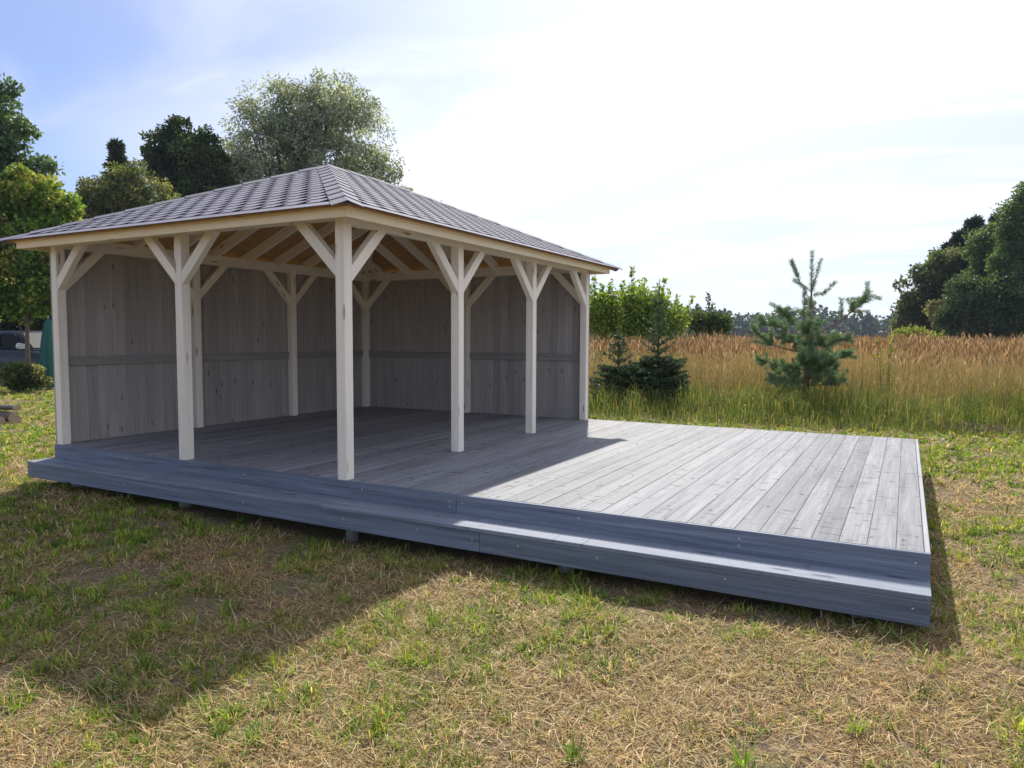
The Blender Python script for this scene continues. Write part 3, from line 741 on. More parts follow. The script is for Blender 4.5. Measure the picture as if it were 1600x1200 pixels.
# tall meadow: lush green edge, then reddish dry stalks as tall as the camera stands
parts = []
MA0, MA1 = math.radians(-6), math.radians(46)
def in_meadow(x, y):
    ok = (y > meadow_edge(x)) & (x > -3)
    for u_, d_, r_ in ((1259, 15.0, 1.6), (1028, 15.8, 1.35), (966, 16.0, 1.25), (1385, 15.9, 0.8)):    # no tall stalks close round the saplings
        c_ = at(u_, 600, d_); ok &= np.hypot(x - c_[0], y - c_[1]) > r_
    return ok
def stalks(n, r0, r1, dens, wmul, hmul):
    x, y, r = sector(n, MA0, MA1, r0, r1, dens)
    dd = y - meadow_edge(x)
    patch = fbm(x * 0.35, y * 0.35, 71, 3)
    ok = in_meadow(x, y) & (rng.random(n) < np.clip((dd - 1.2 - 3.0 * (patch - 0.45)) / 1.7, 0, 1)); x, y, r, dd = x[ok], y[ok], r[ok], dd[ok]; n = len(x)
    z = gz(x, y)
    h = (1.24 + 0.30 * fbm(x * 0.6, y * 0.6, 77, 3) + rng.normal(0, 0.08, n)) * hmul
    h *= np.clip(0.62 + dd * 0.08, 0.62, 1.0) * (0.90 + 0.2 * value_noise(x * 1.9, y * 1.9, 91))
    head = rng.uniform(0, 6.283, n); lean = np.radians(np.abs(rng.normal(0, 5.0, n)))
    col = pick([(0.42, 0.305, 0.165), (0.51, 0.385, 0.22), (0.34, 0.235, 0.12), (0.55, 0.44, 0.26), (0.37, 0.30, 0.14), (0.25, 0.17, 0.085)], n, 0.2)
    base = pick([(0.26, 0.26, 0.06), (0.38, 0.27, 0.10), (0.18, 0.22, 0.05)], n)
    P = np.stack([x, y, z], 1)
    st = blades(P, head, h, 0.0052 * wmul * rng.uniform(0.7, 1.3, n), lean, np.radians(rng.normal(4, 5, n)), base, col)
    # seed heads: two crossed narrow lozenges at the top, nodding
    tip = st[0].reshape(-1, 5, 3)[:, 4]
    out = [st]
    nod = rng.uniform(0.05, 0.7, n); hl = rng.uniform(0.08, 0.19, n)
    dirn = np.stack([np.cos(head) * np.sin(nod), np.sin(head) * np.sin(nod), np.cos(nod)], 1)
    hc = col * rng.uniform(0.7, 1.35, (n, 1)) * np.array([1.0, 0.97, 1.08])
    for k_ in range(2):
        sdv = unit(np.cross(dirn, rng.standard_normal((n, 3))))
        w = (0.0085 * wmul * rng.uniform(0.6, 1.5, n))[:, None]
        b0_ = tip - dirn * 0.05; m1 = tip + dirn * (hl * 0.35)[:, None]; e1 = tip + dirn * hl[:, None]
        V = np.stack([b0_, m1 - sdv * w, e1, m1 + sdv * w], 1).reshape(-1, 3); b = np.arange(n) * 4
        out.append((V, np.stack([b, b + 1, b + 2, b + 3], 1), None, np.repeat(hc, 4, 0)))
    # a dry leaf or two on each stalk
    for k_ in range(2):
        fr = rng.uniform(0.15, 0.7, n); Lp = P + (tip - P) * fr[:, None]
        lc = np.where(rng.random((n, 1)) < 0.42, pick([(0.22, 0.24, 0.06), (0.30, 0.29, 0.09)], n), col)
        out.append(blades(Lp, rng.uniform(0, 6.283, n), rng.uniform(0.12, 0.34, n), 0.0075 * wmul, np.radians(rng.uniform(10, 50, n)), np.radians(rng.uniform(20, 90, n)), lc))
    return out
parts += stalks(21000, 12.5, 22, lambda q: q * 0 + 1, 1.0, 1.0)
parts += stalks(17000, 22, 45, lambda q: (22 / q) ** 1.5, 1.4, 1.0)
parts += stalks(18000, 45, 170, lambda q: (45 / q) ** 1.6, 2.6, 1.02)
# lush green edge grass
n = 62000
x, y, r = sector(n, MA0, MA1, 11.5, 24, lambda q: q * 0 + 1)
dd = y - meadow_edge(x); ok = (x > -3) & (dd > -0.25) & (dd < 5.5) & (rng.random(n) < np.clip(1.3 - dd / 5.0, 0.12, 1)); x, y, dd = x[ok], y[ok], dd[ok]; n = len(x)
cl = fbm(x * 1.1, y * 1.1, 83, 3)
h = (0.22 + 0.40 * np.clip(dd / 1.3, 0, 1)) * (0.30 + 1.4 * cl) * rng.uniform(0.6, 1.3, n)
col = pick([(0.10, 0.175, 0.03), (0.14, 0.23, 0.04), (0.065, 0.12, 0.022), (0.20, 0.28, 0.05), (0.34, 0.32, 0.10)], n)
parts.append(blades(np.stack([x, y, gz(x, y)], 1), rng.uniform(0, 6.283, n), h * 1.15, 0.0085 * rng.uniform(0.7, 1.4, n), np.radians(rng.uniform(2, 28, n)), np.radians(rng.uniform(15, 95, n)), col, col * np.array([1.3, 1.15, 1.0])))
V, Q, T, C = join(parts)
tag(link('meadow_grass', mesh_np('meadow_grass', V, Q, T, C), M['straw']), 'tall reddish dry meadow grass with a lush green edge', 'meadow', kind='stuff')

# ------------------------------------------------------------------ trees and shrubs
def leaf_quads(P, L, wid, col, dirs=None, spread=1.0):
    n = len(P); d = rng.standard_normal((n, 3))
    if dirs is not None: d = dirs + spread * d * 0.6
    d = unit(d); s = unit(np.cross(d, rng.standard_normal((n, 3))))
    L = np.broadcast_to(L, n)[:, None]; w = np.broadcast_to(wid, n)[:, None] / 2
    V = np.stack([P, P + d * L * 0.45 - s * w, P + d * L, P + d * L * 0.45 + s * w], 1).reshape(-1, 3)
    b = np.arange(n) * 4
    return V, np.stack([b, b + 1, b + 2, b + 3], 1), None, np.repeat(col, 4, 0)

def ball(n):
    v = unit(rng.standard_normal((n, 3))); return v * (rng.random((n, 1)) ** (1 / 3))

def crown_points(ells, depth, n, inner=0.45, thick=0.8):
    """clump centres through the outer part of a union of ellipsoids given in picture units at a depth"""
    cs = []
    area = np.array([e[2] * e[3] for e in ells], float); cnt = np.maximum(2, (n * area / area.sum()).astype(int))
    k = depth / FPX
    for (u, v, ru, rv), m_ in zip(ells, cnt):
        c = at(u, v, depth); q = unit(rng.standard_normal((m_, 3))) * (inner + (1 - inner) * rng.random((m_, 1)) ** 0.6)
        off = (RGT[None] * q[:, :1] * ru + UPV[None] * q[:, 1:2] * rv + _fw[None] * q[:, 2:] * min(ru, rv) * thick) * k
        cs.append(c + off)
    return np.concatenate(cs)

def ground_under(u, depth):
    p = at(u, 600, depth); return np.array([p[0], p[1], float(gz(p[0], p[1]))])

def broadleaf(name, label, cat, u0, depth, ells, nclump, per, rclump, L, wid, pal, mat='leaf', bark='bark', trunk_r=0.2, group=None,
              forks=9, inner=0.45, trunk_top=None, ygrad=None, droop=0.0, thick=0.8):
    base = ground_under(u0, depth)
    root = tag(empty(name, base), label, cat, group)
    C_ = crown_points(ells, depth, nclump, inner, thick)
    C_ = C_[C_[:, 2] > base[2] + 0.15]
    m_ = len(C_); ci = np.repeat(np.arange(m_), per); n = len(ci)
    rc = rclump * rng.uniform(0.55, 1.5, m_)
    off = ball(n) * rc[ci][:, None] * np.array([1, 1, 0.75]); P = C_[ci] + off
    tone = pick(pal, m_, 0.12); col = tone[ci] * (1 + 0.22 * rng.standard_normal((n, 1))).clip(0.5, 1.7)
    dirs_ = unit(off + 1e-6) * 0.6 + np.array([0, 0, -droop])
    P[:, 2] = np.maximum(P[:, 2], base[2] + 0.02)
    V, Q, T, C = leaf_quads(P - base, L * rng.uniform(0.6, 1.3, n), wid * rng.uniform(0.7, 1.3, n), col, dirs_, 1.3)
    link('crown', mesh_np('crown', V, Q, T, C), M[mat], root)
    top = C_[:, 2].max() - base[2]; cx_ = C_.mean(0) - base
    h = trunk_top or top * 0.8
    tp = [np.array([0, 0, -0.1]), np.array([0.02, 0.0, h * 0.25]), np.array([cx_[0] * 0.3, cx_[1] * 0.3, h * 0.6]), np.array([cx_[0] * 0.8, cx_[1] * 0.8, h])]
    parts = [tube_arrays(tp, [trunk_r * 1.25, trunk_r, trunk_r * 0.7, trunk_r * 0.18], n=8)]
    for k_ in rng.choice(m_, min(forks, m_), replace=False):
        e = C_[k_] - base; z0 = min(h * 0.85, max(0.25 * h, e[2] * rng.uniform(0.35, 0.7)))
        f = z0 / h; s = np.array([cx_[0] * 0.8 * f, cx_[1] * 0.8 * f, z0])
        mid_ = s * 0.5 + e * 0.5 + np.array([0, 0, -0.05 * np.linalg.norm(e - s)])
        parts.append(tube_arrays([s, mid_, e], [trunk_r * 0.42, trunk_r * 0.25, trunk_r * 0.08], n=5))
    V, Q, T, C = join(parts)
    link('trunk', mesh_np('trunk', V, Q, None, None, smooth=True), M[bark], root)
    return root

def conifer(name, label, u0, depth, vtop, half_w, nwh, per, L, wid, pal, group=None, cat='tree', bare=0.05, skirt=0.0, r=0.14, shape=0.85):
    """spire of drooping whorls"""
    base = ground_under(u0, depth); h = at(u0, vtop, depth)[2] - base[2]
    root = tag(empty(name, base), label, cat, group); R = half_w * depth / FPX
    Ps, Ds = [], []
    parts = [tube_arrays([(0, 0, -0.1), (0, 0, h * 0.5), (0, 0, h)], [r, r * 0.6, r * 0.08], n=7)]
    for i in range(nwh):
        f = skirt + (1 - skirt) * (i + rng.random()) / nwh; z = h * f * (1 - bare)
        rr = R * (1 - f) ** shape * rng.uniform(0.7, 1.15) + R * 0.04
        for k_ in range(rng.integers(5, 8)):
            a = rng.uniform(0, 6.283); l_ = rr * rng.uniform(0.65, 1.12)
            q = rng.random(per) ** 0.7
            sag = -0.22 * l_ * q + 0.10 * l_ * q ** 2 * 2
            lat = rng.normal(0, 0.14, per) * l_ * (1.1 - q)
            P = np.stack([np.cos(a) * q * l_ - np.sin(a) * lat, np.sin(a) * q * l_ + np.cos(a) * lat, z + sag + rng.normal(0, 0.04, per) * l_], 1)
            Ps.append(P); Ds.append(np.tile([np.cos(a) * 0.8, np.sin(a) * 0.8, -0.25], (per, 1)))
    P = np.concatenate(Ps); n = len(P); col = pick(pal, n, 0.2)
    V, Q, T, C = leaf_quads(P, L * rng.uniform(0.6, 1.3, n), wid, col, np.concatenate(Ds), 0.9)
    link('crown', mesh_np('crown', V, Q, T, C), M['needle'], root)
    V, Q, T, C = join(parts); link('trunk', mesh_np('trunk', V, Q, None, None, smooth=True), M['bark'], root)
    return root

# left: the garden trees
broadleaf('willow_tree', 'large grey-green willow rising behind the gazebo roof', 'tree', 480, 45,
          [(430, 235, 85, 85), (520, 215, 85, 90), (575, 285, 50, 65), (375, 290, 50, 65), (470, 165, 85, 50), (490, 320, 140, 65), (605, 300, 30, 45), (545, 170, 45, 38), (350, 300, 40, 60), (460, 260, 100, 90)],
          620, 110, 0.66, 0.28, 0.085, [(0.25, 0.30, 0.235), (0.33, 0.38, 0.31), (0.185, 0.225, 0.16), (0.40, 0.45, 0.38)], trunk_r=0.45, forks=22, inner=0.3, droop=0.5)
broadleaf('maple_tree', 'dark dense round-topped tree left of the big willow', 'tree', 292, 42,
          [(292, 222, 38, 42), (325, 255, 28, 45), (262, 262, 36, 42), (300, 300, 60, 50), (240, 228, 16, 16), (330, 300, 40, 45), (290, 255, 50, 50)],
          300, 120, 0.42, 0.22, 0.13, [(0.045, 0.075, 0.03), (0.065, 0.10, 0.04), (0.09, 0.115, 0.04), (0.035, 0.055, 0.028)], trunk_r=0.3, forks=14, inner=0.35)
conifer('spruce_tree', 'small dark conifer tip showing between the olive tree and the dark round tree', 193, 46, 226, 90, 46, 60, 0.36, 0.14, [(0.05, 0.08, 0.04), (0.07, 0.105, 0.05)], shape=1.0, bare=0.0)
broadleaf('birch_tree', 'loose olive-green tree behind the left roof slope', 'tree', 200, 36,
          [(190, 305, 55, 42), (240, 318, 36, 38), (155, 325, 40, 45), (215, 275, 24, 24), (130, 310, 12, 30), (195, 330, 80, 45)],
          260, 95, 0.36, 0.15, 0.085, [(0.15, 0.19, 0.065), (0.20, 0.23, 0.085), (0.11, 0.145, 0.05), (0.25, 0.27, 0.11)], trunk_r=0.16, forks=16, bark='bark_pale', inner=0.2)
broadleaf('linden_tree', 'tall dark blue-green tree at the left edge of the view', 'tree', -40, 33,
          [(-15, 185, 34, 45), (8, 225, 48, 45), (40, 270, 42, 38), (0, 300, 70, 60), (68, 305, 25, 35), (-70, 260, 80, 130), (12, 150, 14, 22), (-20, 400, 100, 70)],
          330, 115, 0.44, 0.22, 0.14, [(0.09, 0.155, 0.075), (0.12, 0.19, 0.09), (0.065, 0.115, 0.06), (0.14, 0.215, 0.10)], trunk_r=0.38, forks=18)
broadleaf('maple_tree', 'young bright green maple with yellowing top beside the left post', 'tree', 44, 22,
          [(35, 300, 50, 35), (88, 335, 32, 45), (0, 330, 55, 55), (50, 385, 80, 50), (25, 435, 85, 45), (85, 430, 45, 40), (20, 475, 60, 22), (75, 470, 40, 22), (100, 380, 40, 50)],
          380, 105, 0.27, 0.13, 0.10, [(0.14, 0.25, 0.045), (0.19, 0.31, 0.055), (0.10, 0.18, 0.04), (0.16, 0.27, 0.05), (0.30, 0.32, 0.08)], trunk_r=0.07, forks=14, bark='bark', trunk_top=3.6)
broadleaf('hedge', 'dark green hedge filling the back of the garden on the left', 'hedge', 30, 31,
          [(-60, 480, 100, 85), (40, 480, 90, 85), (130, 480, 80, 80), (-150, 490, 90, 80), (20, 540, 120, 30)], 480, 90, 0.42, 0.19, 0.13, [(0.05, 0.09, 0.035), (0.07, 0.12, 0.045), (0.10, 0.15, 0.05)], trunk_r=0.08, forks=8, inner=0.2)
broadleaf('shrub', 'round leafy shrub on the lawn in front of the dark car', 'shrub', 36, 20.3,
          [(36, 588, 34, 22), (20, 592, 24, 20), (56, 592, 18, 20)], 90, 60, 0.13, 0.11, 0.065, [(0.08, 0.12, 0.035), (0.12, 0.16, 0.05), (0.05, 0.08, 0.025), (0.26, 0.27, 0.12)], trunk_r=0.025, forks=10, inner=0.35, trunk_top=0.5)
broadleaf('birch_tree', 'thin treetop just showing over the right roof slope', 'tree', 690, 40, [(688, 325, 9, 14), (694, 350, 18, 24)], 26, 40, 0.2, 0.14, 0.07, [(0.09, 0.12, 0.05), (0.14, 0.16, 0.08)], trunk_r=0.08, forks=6, inner=0.1)

# right: forest edge
FG = 'trees of the forest edge on the right'
OAK = [(0.10, 0.135, 0.06), (0.13, 0.165, 0.075), (0.075, 0.105, 0.05), (0.155, 0.17, 0.085)]
ASP = [(0.095, 0.16, 0.06), (0.13, 0.205, 0.08), (0.07, 0.12, 0.05), (0.16, 0.23, 0.10)]
DRK = [(0.04, 0.065, 0.045), (0.06, 0.085, 0.055), (0.03, 0.05, 0.035)]
broadleaf('oak_tree', 'low spreading olive-green tree at the left end of the forest edge', 'tree', 1440, 56,
          [(1432, 480, 26, 34), (1455, 440, 32, 34), (1475, 415, 28, 28), (1462, 485, 48, 32), (1418, 500, 16, 20), (1408, 447, 5, 4), (1490, 440, 32, 50)], 330, 75, 0.5, 0.26, 0.16, OAK, trunk_r=0.25, forks=12, group=FG, inner=0.3)
broadleaf('oak_tree', 'brownish bush before the low olive tree of the forest edge', 'tree', 1478, 51, [(1478, 490, 34, 26), (1500, 500, 24, 20)], 90, 70, 0.4, 0.22, 0.14, [(0.15, 0.145, 0.08), (0.12, 0.135, 0.07), (0.18, 0.175, 0.09)], trunk_r=0.1, group=FG, inner=0.3)
conifer('spruce_tree', 'tallest dark spruce spire of the forest edge', 1511, 60, 334, 44, 40, 70, 0.60, 0.28, DRK, FG, shape=0.75)
conifer('spruce_tree', 'dark spruce just left of the tallest spire of the forest edge', 1490, 59, 362, 40, 36, 70, 0.60, 0.28, DRK, FG, shape=0.7)
conifer('spruce_tree', 'lowest dark spruce, above the olive tree of the forest edge', 1474, 60, 378, 40, 34, 70, 0.60, 0.28, DRK, FG, shape=0.7)
conifer('spruce_tree', 'dark spruce right behind the aspen crowns of the forest edge', 1528, 61, 350, 42, 40, 70, 0.60, 0.28, DRK, FG, shape=0.75)
conifer('spruce_tree', 'short spruce in front of the dark spires of the forest edge', 1502, 55, 392, 40, 34, 70, 0.55, 0.26, DRK, FG, shape=0.75)
conifer('pine_tree', 'thin pine top between the dark spires and the right aspens', 1546, 58, 332, 36, 34, 60, 0.55, 0.24, DRK, FG, shape=0.5)
broadleaf('aspen_tree', 'pale-trunked green aspen beside the dark spruces', 'tree', 1543, 50, [(1540, 390, 28, 34), (1555, 430, 38, 44), (1530, 450, 30, 36), (1560, 370, 24, 26), (1565, 460, 36, 36), (1530, 480, 30, 26), (1550, 492, 32, 20)], 480, 80, 0.42, 0.17, 0.12, ASP, trunk_r=0.075, forks=12, bark='bark_pale', group=FG, inner=0.2)
broadleaf('aspen_tree', 'tall green aspen with pale trunks at the right edge of the view', 'tree', 1592, 47, [(1590, 350, 28, 50), (1600, 410, 38, 50), (1578, 420, 30, 46), (1604, 310, 16, 30), (1615, 450, 42, 36), (1590, 470, 36, 34), (1600, 494, 36, 20)], 540, 80, 0.42, 0.17, 0.12, ASP, trunk_r=0.085, forks=14, bark='bark_pale', group=FG, inner=0.2)
broadleaf('aspen_tree', 'aspen half cut off by the right edge of the view', 'tree', 1650, 46, [(1648, 300, 40, 70), (1660, 400, 55, 70), (1640, 450, 45, 45)], 320, 80, 0.45, 0.18, 0.13, ASP, trunk_r=0.085, forks=12, bark='bark_pale', group=FG, inner=0.2)
broadleaf('understory', 'dark undergrowth below the forest edge trees', 'shrub', 1560, 46, [(1500, 500, 45, 26), (1560, 490, 60, 36), (1640, 490, 70, 38), (1600, 460, 70, 40), (1520, 470, 40, 40)], 420, 70, 0.5, 0.22, 0.15, [(0.05, 0.085, 0.04), (0.07, 0.11, 0.05), (0.095, 0.135, 0.06)], trunk_r=0.06, group=FG, inner=0.2)

# shrubs standing in the meadow
def shoots(name, label, cat, depth, u0, vb, specs, pal, L, wid, gap=0.035, ells=(), nclump=0, per=40, rclump=0.25, trunk_r=0.02):
    """leafy upright shoots (u, vtop, ubase) with leaves all along, over a bushy body"""
    base = ground_under(u0, depth); root = tag(empty(name, base), label, cat); Ps, Ds, tb = [], [], []
    for (ut, vt, ub) in specs:
        a = ground_under(ub, depth) - base; e = at(ut, vt, depth) - base; dp = rng.normal(0, 0.35); sh = np.array([_fw[0], _fw[1], 0]) * dp
        e = e + sh; a = a + sh * 0.6
        ln = np.linalg.norm(e - a); m_ = a * 0.5 + e * 0.5 + rng.normal(0, 0.05, 3)
        tb.append(tube_arrays([a, m_, e], [trunk_r, trunk_r * 0.7, trunk_r * 0.25], n=5))
        k_ = int(ln * 0.75 / gap) * 2; f = 0.25 + 0.76 * rng.random(k_)
        pt = np.where(f[:, None] < 0.5, a + (m_ - a) * (f[:, None] * 2), m_ + (e - m_) * (f[:, None] * 2 - 1))
        dd_ = rng.standard_normal((k_, 3)); Ps.append(pt + dd_ * 0.05 * (1.25 - f[:, None])); Ds.append(unit(dd_) + np.array([0, 0, 0.4]))
    if nclump:
        C_ = crown_points(ells, depth, nclump, 0.2); ci = np.repeat(np.arange(len(C_)), per)
        Ps.append(C_[ci] - base + ball(len(ci)) * rclump); Ds.append(rng.standard_normal((len(ci), 3)))
    P = np.concatenate(Ps); n = len(P); P[:, 2] = np.maximum(P[:, 2], 0.03)
    V, Q, T, C = leaf_quads(P, L * rng.uniform(0.6, 1.3, n), wid * rng.uniform(0.7, 1.2, n), pick(pal, n, 0.2), np.concatenate(Ds), 0.8)
    link('foliage', mesh_np('foliage', V, Q, T, C), M['leaf'], root)
    V, Q, T, C = join(tb); link('stems', mesh_np('stems', V, Q), M['bark'], root)
    return root
LIME = [(0.20, 0.32, 0.045), (0.27, 0.39, 0.06), (0.14, 0.23, 0.035), (0.38, 0.44, 0.09)]
shoots('leafy_shrub', 'bright green shrub with upright shoots next to the gazebo corner', 'shrub', 23, 990, 520,
       [(930, 432, 945), (942, 445, 950), (955, 436, 955), (968, 442, 965), (986, 422, 975), (998, 440, 985), (1012, 436, 1000), (1030, 448, 1010), (1034, 440, 1005), (1048, 455, 1020), (1064, 462, 1030), (1080, 467, 1035), (1055, 480, 1030), (975, 455, 970), (920, 450, 940)],
       LIME, 0.12, 0.075, 0.022, [(950, 482, 28, 30), (1000, 480, 45, 32), (1040, 500, 40, 22), (965, 510, 40, 20), (1000, 514, 75, 18), (935, 490, 24, 34)], 260, 46, 0.29, 0.014)
shoots('leafy_shrub', 'darker twiggy shrub between the bright shrub and the far forest', 'shrub', 29, 1110, 520,
       [(1107, 458, 1108), (1112, 475, 1110), (1093, 478, 1100), (1126, 484, 1118), (1085, 490, 1095), (1075, 482, 1090), (1140, 498, 1125)],
       [(0.05, 0.085, 0.03), (0.08, 0.12, 0.035), (0.12, 0.17, 0.04)], 0.14, 0.085, 0.03, [(1100, 502, 32, 16), (1130, 508, 22, 10)], 60, 34, 0.28, 0.02)
shoots('birch_sapling', 'small yellow-green sapling in the dry grass right of the young pine', 'sapling', 16.5, 1385, 560,
       [(1392, 512, 1386), (1378, 525, 1384), (1398, 535, 1387), (1370, 545, 1384), (1388, 530, 1386)], [(0.22, 0.27, 0.05), (0.30, 0.33, 0.07), (0.16, 0.21, 0.04)], 0.055, 0.035, 0.03, trunk_r=0.008)
shoots('leafy_shrub', 'low yellow-green shrub top standing in the dry meadow below the forest', 'shrub', 31, 1432, 530,
       [(1415, 513, 1420), (1440, 512, 1438), (1460, 517, 1455)], [(0.22, 0.27, 0.05), (0.28, 0.32, 0.06), (0.16, 0.22, 0.04)], 0.12, 0.07, 0.04, [(1430, 530, 42, 14)], 60, 34, 0.26, 0.015)

# two young spruces side by side behind the deck corner
def spruce_sapling(label, u0, depth, vtop, skirt_px, skirt_top, seed, gp):
    base = ground_under(u0, depth); root = tag(empty('spruce_sapling', base), label, 'sapling', gp)
    h = at(u0, vtop, depth)[2] - base[2]; R = skirt_px * depth / FPX
    Ps, Ds = [], []; tb = [tube_arrays([(0, 0, -0.05), (0, 0, h * 0.5), (0, 0, h)], [0.035, 0.02, 0.004], n=6)]
    def twig(s, e, dens):
        s, e = np.array(s), np.array(e); ln = np.linalg.norm(e - s); k_ = max(6, int(ln * dens)); f = rng.random(k_)
        Ps.append(s + (e - s) * f[:, None]); Ds.append(unit(e - s) * 0.9 + rng.standard_normal((k_, 3)) * 0.75); tb.append(tube_arrays([s, e], [0.006, 0.002], n=3))
    z = 0.08
    while z < h * 0.86:
        f = z / h
        if f < skirt_top: rr = R * (1 - 0.55 * (f / skirt_top) ** 1.4) * (0.8 if z < 0.2 else 1.0)
        else: rr = R * 0.45 * ((1 - f) / (1 - skirt_top)) ** 1.2 + 0.06
        nbr = 10 if f < skirt_top else 5
        a0 = rng.uniform(0, 6.28)
        for k_ in range(nbr):
            a = a0 + 6.283 * k_ / nbr + rng.normal(0, 0.2); l_ = rr * rng.uniform(0.6, 1.25)
            rise = (rng.uniform(0.0, 0.35) if f < skirt_top else 0.75) * l_
            s = np.array([0, 0, z]); e = np.array([np.cos(a) * l_, np.sin(a) * l_, z + rise])
            twig(s, e, 150)
            for q in np.arange(0.25, 0.95, 0.16 if f < skirt_top else 0.3):
                for sg in (-1, 1):
                    p = s + (e - s) * q; aa = a + sg * rng.uniform(0.6, 1.0); sl_ = l_ * (1 - q) * 0.55 + 0.05
                    if f < skirt_top: twig(p, p + np.array([np.cos(aa) * sl_, np.sin(aa) * sl_, rise * 0.1 - 0.03]), 190)
                    elif rng.random() < 0.6: twig(p, p + np.array([np.cos(aa) * sl_ * 0.6, np.sin(aa) * sl_ * 0.6, rise * 0.15]), 150)
        z += 0.10 if f < skirt_top else 0.19
    twig((0, 0, h * 0.55), (0, 0, h), 90)
    P = np.concatenate(Ps); n = len(P)
    V, Q, T, C = leaf_quads(P, 0.055 * rng.uniform(0.7, 1.3, n), 0.019, pick([(0.06, 0.10, 0.05), (0.09, 0.14, 0.06), (0.045, 0.075, 0.04), (0.12, 0.17, 0.075)], n, 0.2), np.concatenate(Ds), 0.3)
    link('crown', mesh_np('crown', V, Q, T, C), M['needle'], root)
    V, Q, T, C = join(tb); link('trunk', mesh_np('trunk', V, Q), M['bark'], root)
SG = 'two young spruces by the deck corner'
spruce_sapling('young spruce with a tall bare leader, the right one of the pair', 1028, 16.4, 436, 62, 0.40, 1, SG)
spruce_sapling('shorter young spruce nearest the gazebo corner, left one of the pair', 966, 16.6, 508, 56, 0.50, 2, SG)

# the young pine with long-needled shoots
def pine_sapling():
    d0 = 15.6; base = ground_under(1259, d0)
    root = tag(empty('pine_sapling', base), 'young pine with upswept long-needled shoots standing alone by the meadow', 'sapling')
    def L3(u, v, dep=0.0): return at(u, v, d0) - base + np.array([_fw[0], _fw[1], 0]) * dep
    Ps, Ds, tb = [], [], []
    def shoot(s, e, r=0.009, needles=True, k0=0.0, dens=820):
        s, e = np.asarray(s), np.asarray(e); ax = e - s; ln = np.linalg.norm(ax); ax = ax / ln
        tb.append(tube_arrays([s, e], [r, r * 0.55], n=5))
        if needles:
            k_ = int(dens * ln * (1 - k0)); f = k0 + (1 - k0) * rng.random(k_); q = unit(np.cross(ax, rng.standard_normal((k_, 3))))
            Ps.append(s + ax * (ln * f)[:, None]); Ds.append(ax * rng.uniform(0.5, 1.1, (k_, 1)) + q)
    def branch(pts, r, nside, slen, up=0.35, outer=0.35):
        pts = [np.asarray(p) for p in pts]
        tb.append(tube_arrays(pts, np.linspace(r, r * 0.4, len(pts)), n=6))
        tot = len(pts) - 1
        shoot(pts[-1] - (pts[-1] - pts[-2]) * 0.8, pts[-1] + unit(pts[-1] - pts[-2]) * 0.05, 0.008)
        for _ in range(nside):
            q = outer + (1 - outer) * rng.random(); i = min(int(q * tot), tot - 1); f = q * tot - i
            p = pts[i] + (pts[i + 1] - pts[i]) * f; ax = unit(pts[i + 1] - pts[i])
            dv = unit(ax * 0.75 + rng.standard_normal(3) * 0.75 + np.array([0, 0, up]))
            shoot(p, p + dv * slen * rng.uniform(0.5, 1.1), 0.006, True, 0.1)
    trunk = [L3(1259, 660), L3(1260, 600), L3(1262, 550), L3(1265, 500), L3(1268, 457)]
    trunk[0] = np.array([0, 0, -0.1])
    tb.append(tube_arrays(trunk, [0.075, 0.062, 0.045, 0.03, 0.018], n=9))
    top = L3(1268, 457)
    shoot(top, L3(1269, 393), 0.012, dens=620); shoot(top, L3(1280, 406, -0.1), 0.010, dens=620)
    branch([top, L3(1253, 440, 0.1), L3(1240, 409, 0.1)], 0.011, 0, 0.1); shoot(L3(1253, 440, 0.1), L3(1240, 409, 0.1), dens=620)
    shoot(L3(1262, 452), L3(1236, 438, -0.15), dens=620); shoot(L3(1270, 461), L3(1286, 458, -0.1), 0.01); shoot(L3(1284, 459, -0.1), L3(1301, 441, -0.15), dens=620)
    branch([L3(1261, 525), L3(1252, 500, -0.15), L3(1251, 462, -0.2)], 0.014, 5, 0.22)
    branch([L3(1265, 497), L3(1272, 482, 0.2), L3(1276, 468, 0.3)], 0.012, 4, 0.2)
    branch([L3(1263, 520), L3(1240, 505, 0.1), L3(1222, 482, 0.15)], 0.016, 16, 0.28); branch([L3(1262, 527), L3(1235, 512, 0.5), L3(1206, 503, 0.7)], 0.016, 14, 0.28)
    branch([L3(1266, 528), L3(1308, 501, -0.2), L3(1330, 480, -0.3), L3(1345, 460, -0.35)], 0.022, 16, 0.24, outer=0.5)
    shoot(L3(1308, 500, -0.2), L3(1308, 468, -0.2)); shoot(L3(1322, 488, -0.25), L3(1346, 488, -0.3)); shoot(L3(1318, 490, -0.25), L3(1330, 472, -0.2))
    branch([L3(1261, 552), L3(1220, 545, -0.3), L3(1195, 538, -0.4), L3(1170, 518, -0.45)], 0.02, 14, 0.22, outer=0.62)
    shoot(L3(1196, 538, -0.4), L3(1194, 513, -0.4)); shoot(L3(1196, 540, -0.4), L3(1166, 532, -0.4))
    branch([L3(1263, 556), L3(1300, 548, 0.4), L3(1336, 528, 0.6)], 0.018, 10, 0.22, outer=0.5)
    for (u, v, dp) in ((1190, 562, 0.2), (1200, 585, -0.3), (1212, 596, 0.3), (1318, 552, -0.2), (1312, 578, 0.3), (1300, 590, -0.4), (1255, 560, -0.9), (1275, 565, -0.8), (1240, 575, 0.9), (1285, 560, 0.9), (1230, 555, -0.8), (1250, 535, -0.6), (1285, 535, 0.5), (1236, 528, 0.5), (1300, 530, -0.5), (1225, 590, 0.6), (1295, 575, 0.6), (1245, 512, -0.5), (1286, 508, 0.4)):
        a = L3(1261, v + 6 + rng.uniform(0, 14)); e = L3(u, v, dp); m_ = a * 0.5 + e * 0.5 + np.array([0, 0, -0.05])
        branch([a, m_, e], 0.014, 22, 0.25, outer=0.15)
    P = np.concatenate(Ps); n = len(P)
